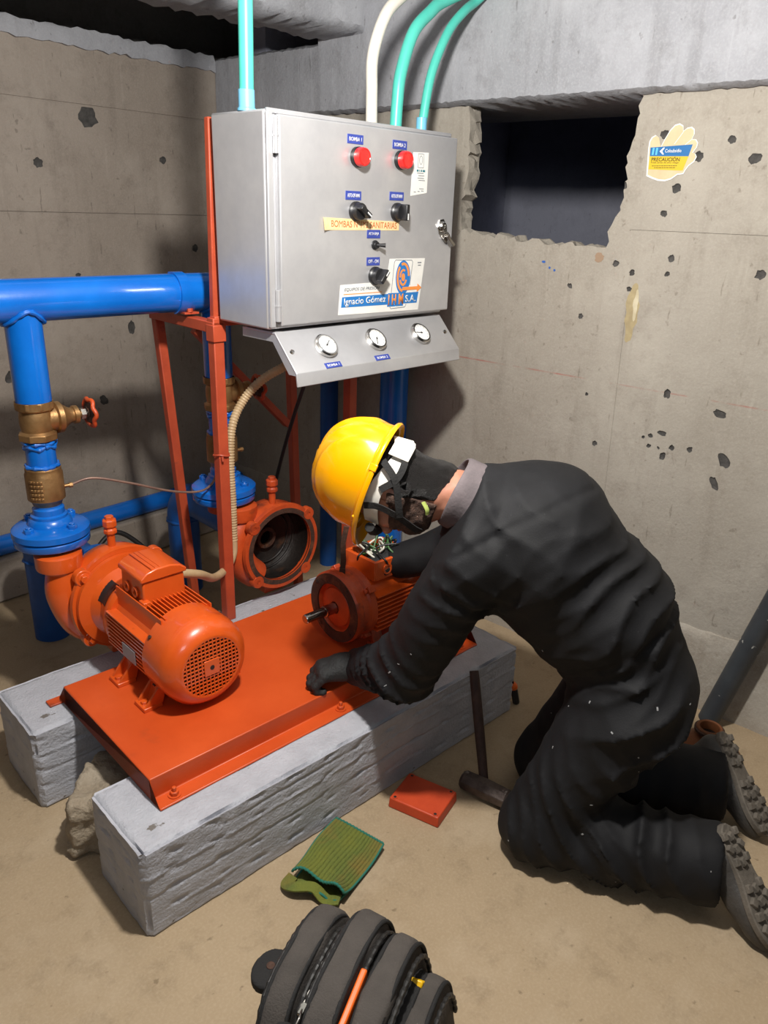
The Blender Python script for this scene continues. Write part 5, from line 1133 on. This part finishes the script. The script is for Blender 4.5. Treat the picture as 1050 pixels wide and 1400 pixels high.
# local: x across the pockets, -y... local y axis = z cross x
def slice_f(x0, x1, hy, hz, z0=0., pw=3.0, seed=0., lean=0., yc=0.):
    xc, hx = (x0+x1)/2, (x1-x0)/2
    def f(P):
        x = P[:, 0]-xc-lean*(P[:, 2]-.15); y = P[:, 1]-yc; z = P[:, 2]
        prof = (np.abs(y/hy)**pw + np.abs(np.maximum(z-z0-hz*.45, 0)/(hz*.55))**pw)**(1/pw)
        bul = hx*(1.0-.22*np.clip(prof, 0, 1.2)**6) + .004*wob(P, 30, seed)
        dx = np.abs(x)-bul; dp = (prof-1)*min(hy, hz*.55); d = np.maximum(dx, dp); d = np.where((dx > 0) & (dp > 0), np.sqrt(dx*dx+dp*dp), d)
        return np.maximum(d - .006 + .004*wob(P, 22, seed) + .0018*wob(P, 60, seed+2), .002-z)
    return f
def arc(x, hy, hz, pw=3.0, z0=0., t0=12, t1=168, lift=0., lean=0., yc=0.):
    out = []
    for t in np.linspace(t0, t1, 40):
        c, s_ = math.cos(R(t)), math.sin(R(t)); k = (abs(c)**pw+abs(s_)**pw)**(-1/pw); y = hy*c*k; z = z0+hz*.45+hz*.55*s_*k+lift; out.append(Vector((x+lean*(z-.15), y+yc, z)))
    return out
parts = [('back_panel', -.124, -.076, .150, .335, 1.0, m_bag), ('main_compartment', -.040, .012, .164, .350, 2.0, m_bag), ('middle_compartment', .034, .082, .155, .330, 3.0, m_bag), ('front_pocket', .100, .138, .135, .270, 4.0, m_bag)]
for nm, x0, x1, hy, hz_, sd, mt in parts:
    o = sdf_obj(nm, slice_f(x0, x1, hy, hz_, seed=sd, lean=-.10), (x0-.09, -.2, -.01), (x1+.09, .2, .42), .0075, mt, bg)
    for xe in (x0-.002, x1+.002):
        mb = MB(); mb.tube(arc(xe+(-.003 if xe > (x0+x1)/2 else .003), hy+.001, hz_+.002, lean=-.10), .0045, 8); mb.build('piping', m_bagdk, o, smooth=60)
        mb = MB(); pz = arc(xe+(.008 if xe > (x0+x1)/2 else -.008), hy-.012, hz_-.014, lean=-.10, t0=16, t1=164); mb.tube(pz, [.0055 if (i % 2) else .0038 for i in range(len(pz))], 8); mb.build('zipper', m_zip, o, smooth=0)
ins = sdf_obj('dark_lining', slice_f(-.10, .125, .135, .275, seed=9., lean=-.10), (-.26, -.2, -.01), (.24, .2, .36), .01, m_bagdk, bg)
for i, (x, yy, zz) in enumerate(((-.052, -.10, .315), (.021, -.12, .300), (.088, -.105, .265))):
    mb = MB(); p = Vector((x-.10*(zz-.15), yy, zz+.012)); mb.box(p, (.010, .022, .006)); mb.tube([p, p+Vector((.004, -.02, .004)), p+Vector((.002, -.04, -.006))], .003, 8); mb.build('zip_puller', m_steel, bg, bevel=.001)
mb = MB(); mb.tube(catmull([(-.085, -.125, .310), (-.08, -.150, .345), (-.05, -.155, .352), (-.04, -.13, .322)], 8), .009, 12, flat=.6); mb.build('grab_handle', m_bagdk, bg, smooth=60)
# contents peeping out
it = MB(); it.beam((.006, -.105, .318), (.004, .0, .330), .012, .034, (0, 0, 1)); ito = it.build('tool_grip', m_ordr, bevel=.003); 
Mw = Matrix.Translation((.735, .640, 0)) @ Matrix.Rotation(math.atan2(bgx.y, bgx.x), 4, 'Z'); ito.matrix_world = Mw; tag(ito, 'orange tool handle showing in the open middle pocket of the backpack', 'tool')
it = MB(); it.beam((.084, .128, .20), (.080, .06, .275), .013, .03, (1, 0, 0)); ito = it.build('yellow_tool', m_yel, bevel=.003); ito.matrix_world = Mw; tag(ito, 'yellow tool peeping from the lower pocket of the backpack', 'tool')
it = MB(); it.beam((-.070, -.10, .305), (-.076, .0, .318), .008, .02, (1, 0, 0)); ito = it.build('steel_rule', m_steel, bevel=.001); ito.matrix_world = Mw; tag(ito, 'bright metal tool edge in the rear pocket of the backpack', 'tool')
# side pockets, flap with snap and cord
def pocket_f(P):
    d = ell(P, (.03, 0, 0), np.eye(3), (.085, .05, .10)); return np.maximum(d + .003*wob(P, 40, 2), -.11-P[:, 2])
po = sdf_obj('side_pocket', lambda P: pocket_f(P-np.array([.10, .03, .10])), (-.02, -.06, -.005), (.23, .12, .24), .008, m_bagdk, bg)
po2 = sdf_obj('side_pocket', lambda P: pocket_f(P-np.array([-.06, .150, .12])), (-.2, .07, -.005), (.1, .24, .26), .008, m_bagdk, bg)
def flap_f(P):
    q = P-np.array([-.185, -.005, .245]); return np.maximum(np.sqrt((q[:, 0]/.034)**2+(q[:, 1]/.040)**2)*.035-.035, np.abs(q[:, 2]-.1*q[:, 0])-.007)-.003
fo_ = sdf_obj('strap_flap', flap_f, (-.24, -.07, .20), (-.13, .06, .29), .004, m_bagdk, bg)
mb = MB(); mb.lathe([(0, 0), (.009, 0), (.008, .003), (.004, .004), (0, .003)], (-.188, -.002, .253), (0, 0, 1), 18); mb.build('snap_button', m_rust, fo_)
mb = MB(); mb.strip(catmull([(-.130, -.01, .27), (-.16, .0, .235), (-.185, .02, .20), (-.18, .05, .12), (-.15, .06, .03)], 8), (.3, 0, 1), .05, .008); mb.build('shoulder_strap', m_bagdk, bg, smooth=60)
mb = MB(); mb.tube(catmull([(-.125, -.03, .325), (-.145, -.02, .32), (-.155, .0, .305), (-.14, .012, .312), (-.16, .03, .295)], 8), .0028, 8); mb.build('blue_cord', mat('blue_cord', (70, 86, 130), rough=.7), bg, smooth=60)

# ================================================================== safety poster
ps = thing('safety_sticker', 'cream hand-shaped caution sticker with blue and yellow bands on the right wall', 'sticker', (XW-.0005, 1.04, 1.78), R(-90))
# local x -> towards viewer's right (world -Y), z up, front = local -y (world -X)
hand = [(1.098, 1.726), (1.104, 1.80), (1.104, 1.818), (1.098, 1.829), (1.088, 1.834), (1.078, 1.828), (1.071, 1.808), (1.067, 1.803), (1.058, 1.824), (1.046, 1.846), (1.034, 1.859), (1.021, 1.862), (1.010, 1.856), (1.007, 1.842), (.997, 1.850), (.985, 1.852), (.976, 1.846), (.974, 1.834), (.979, 1.820), (.967, 1.820), (.960, 1.811), (.961, 1.800), (.970, 1.786), (.962, 1.783), (.957, 1.775), (.962, 1.763), (.976, 1.752), (.984, 1.740), (.988, 1.731), (1.005, 1.729), (1.022, 1.717), (1.040, 1.712), (1.060, 1.713), (1.080, 1.719)]
pl = [(1.04-y, z-1.78) for y, z in hand]; cxm = sum(p[0] for p in pl)/len(pl); czm = sum(p[1] for p in pl)/len(pl)
big = [(cxm+(x-cxm)*1.045, czm+(z-czm)*1.055) for x, z in pl]
def flat(nm, poly, y, mt, par, th=.0006):
    mb = MB(); mb.prism(poly if sum(poly[i][0]*poly[(i+1) % len(poly)][1]-poly[(i+1) % len(poly)][0]*poly[i][1] for i in range(len(poly))) > 0 else poly[::-1], (0, y, 0), (1, 0, 0), (0, 0, 1), th); return mb.build(nm, mt, par, smooth=0)
wb = flat('white_border', big, 0, m_white, ps, .0012); flat('hand_print', pl, -.0012, m_cream, wb, .0003)
def cv(L_): return [(1.04-y, z-1.78) for y, z in L_]
bb = flat('blue_band', cv([(1.101, 1.802), (.972, 1.808), (.979, 1.776), (1.099, 1.778)]), -.0015, m_pblue, ps, .0003)
yb = flat('yellow_band', cv([(1.099, 1.778), (.979, 1.776), (.990, 1.737), (1.097, 1.741)]), -.0015, m_pyel, ps, .0003)
mb = MB()
for x in (-.054, -.043): mb.prism([(x, .001), (x+.006, .001), (x+.007, .021), (x+.001, .021)], (0, -.0018, 0), (1, 0, 0), (0, 0, 1), .0002)
mb.build('band_stripes', mat('poster_light_blue', (90, 180, 230), rough=.5), bb, smooth=0)
mb = MB(); mb.prism([(-.030, .011), (-.020, .021), (-.015, .021), (-.022, .011), (-.015, .002), (-.020, .002)], (0, -.0018, 0), (1, 0, 0), (0, 0, 1), .0002); mb.build('arrow_mark', m_white, bb, smooth=0)
text('brand_lettering', 'Colsubsidio', m_white, bb, (.012, -.0019, .012), (R(90), 0, 0), .050, .010, th=.0003, bold=.015)
text('caution_lettering', 'PRECAUCIÓN', m_pdark, yb, (-.008, -.0019, -.0105), (R(90), R(.5), 0), .088, .013, th=.0003, bold=.012)
text('second_line', 'Toda tarea de alto riesgo', m_pdark, yb, (-.009, -.0019, -.021), (R(90), R(.5), 0), .088, .0055, th=.0003, shear=.2)
mb = MB()
for x0, x1, z_ in ((-.048, .030, -.0295), (-.04, .02, -.0345)):
    x = x0
    while x < x1: l = random.uniform(.004, .010); mb.box((x+l/2, -.0020, z_), (l, .0003, .0016)); x += l+.0015
mb.build('small_print', m_pdark, yb, smooth=0)
for p in (((1.04-1.006), (1.842-1.78), (1.04-1.028), (1.81-1.78)), ((1.04-.979), (1.82-1.78), (1.04-.995), (1.807-1.78))):
    mb = MB(); mb.strip([(p[0], -.0017, p[1]), (p[2], -.0017, p[3])], (0, -1, 0), .0016, .0003); mb.build('finger_line', m_white, wb)
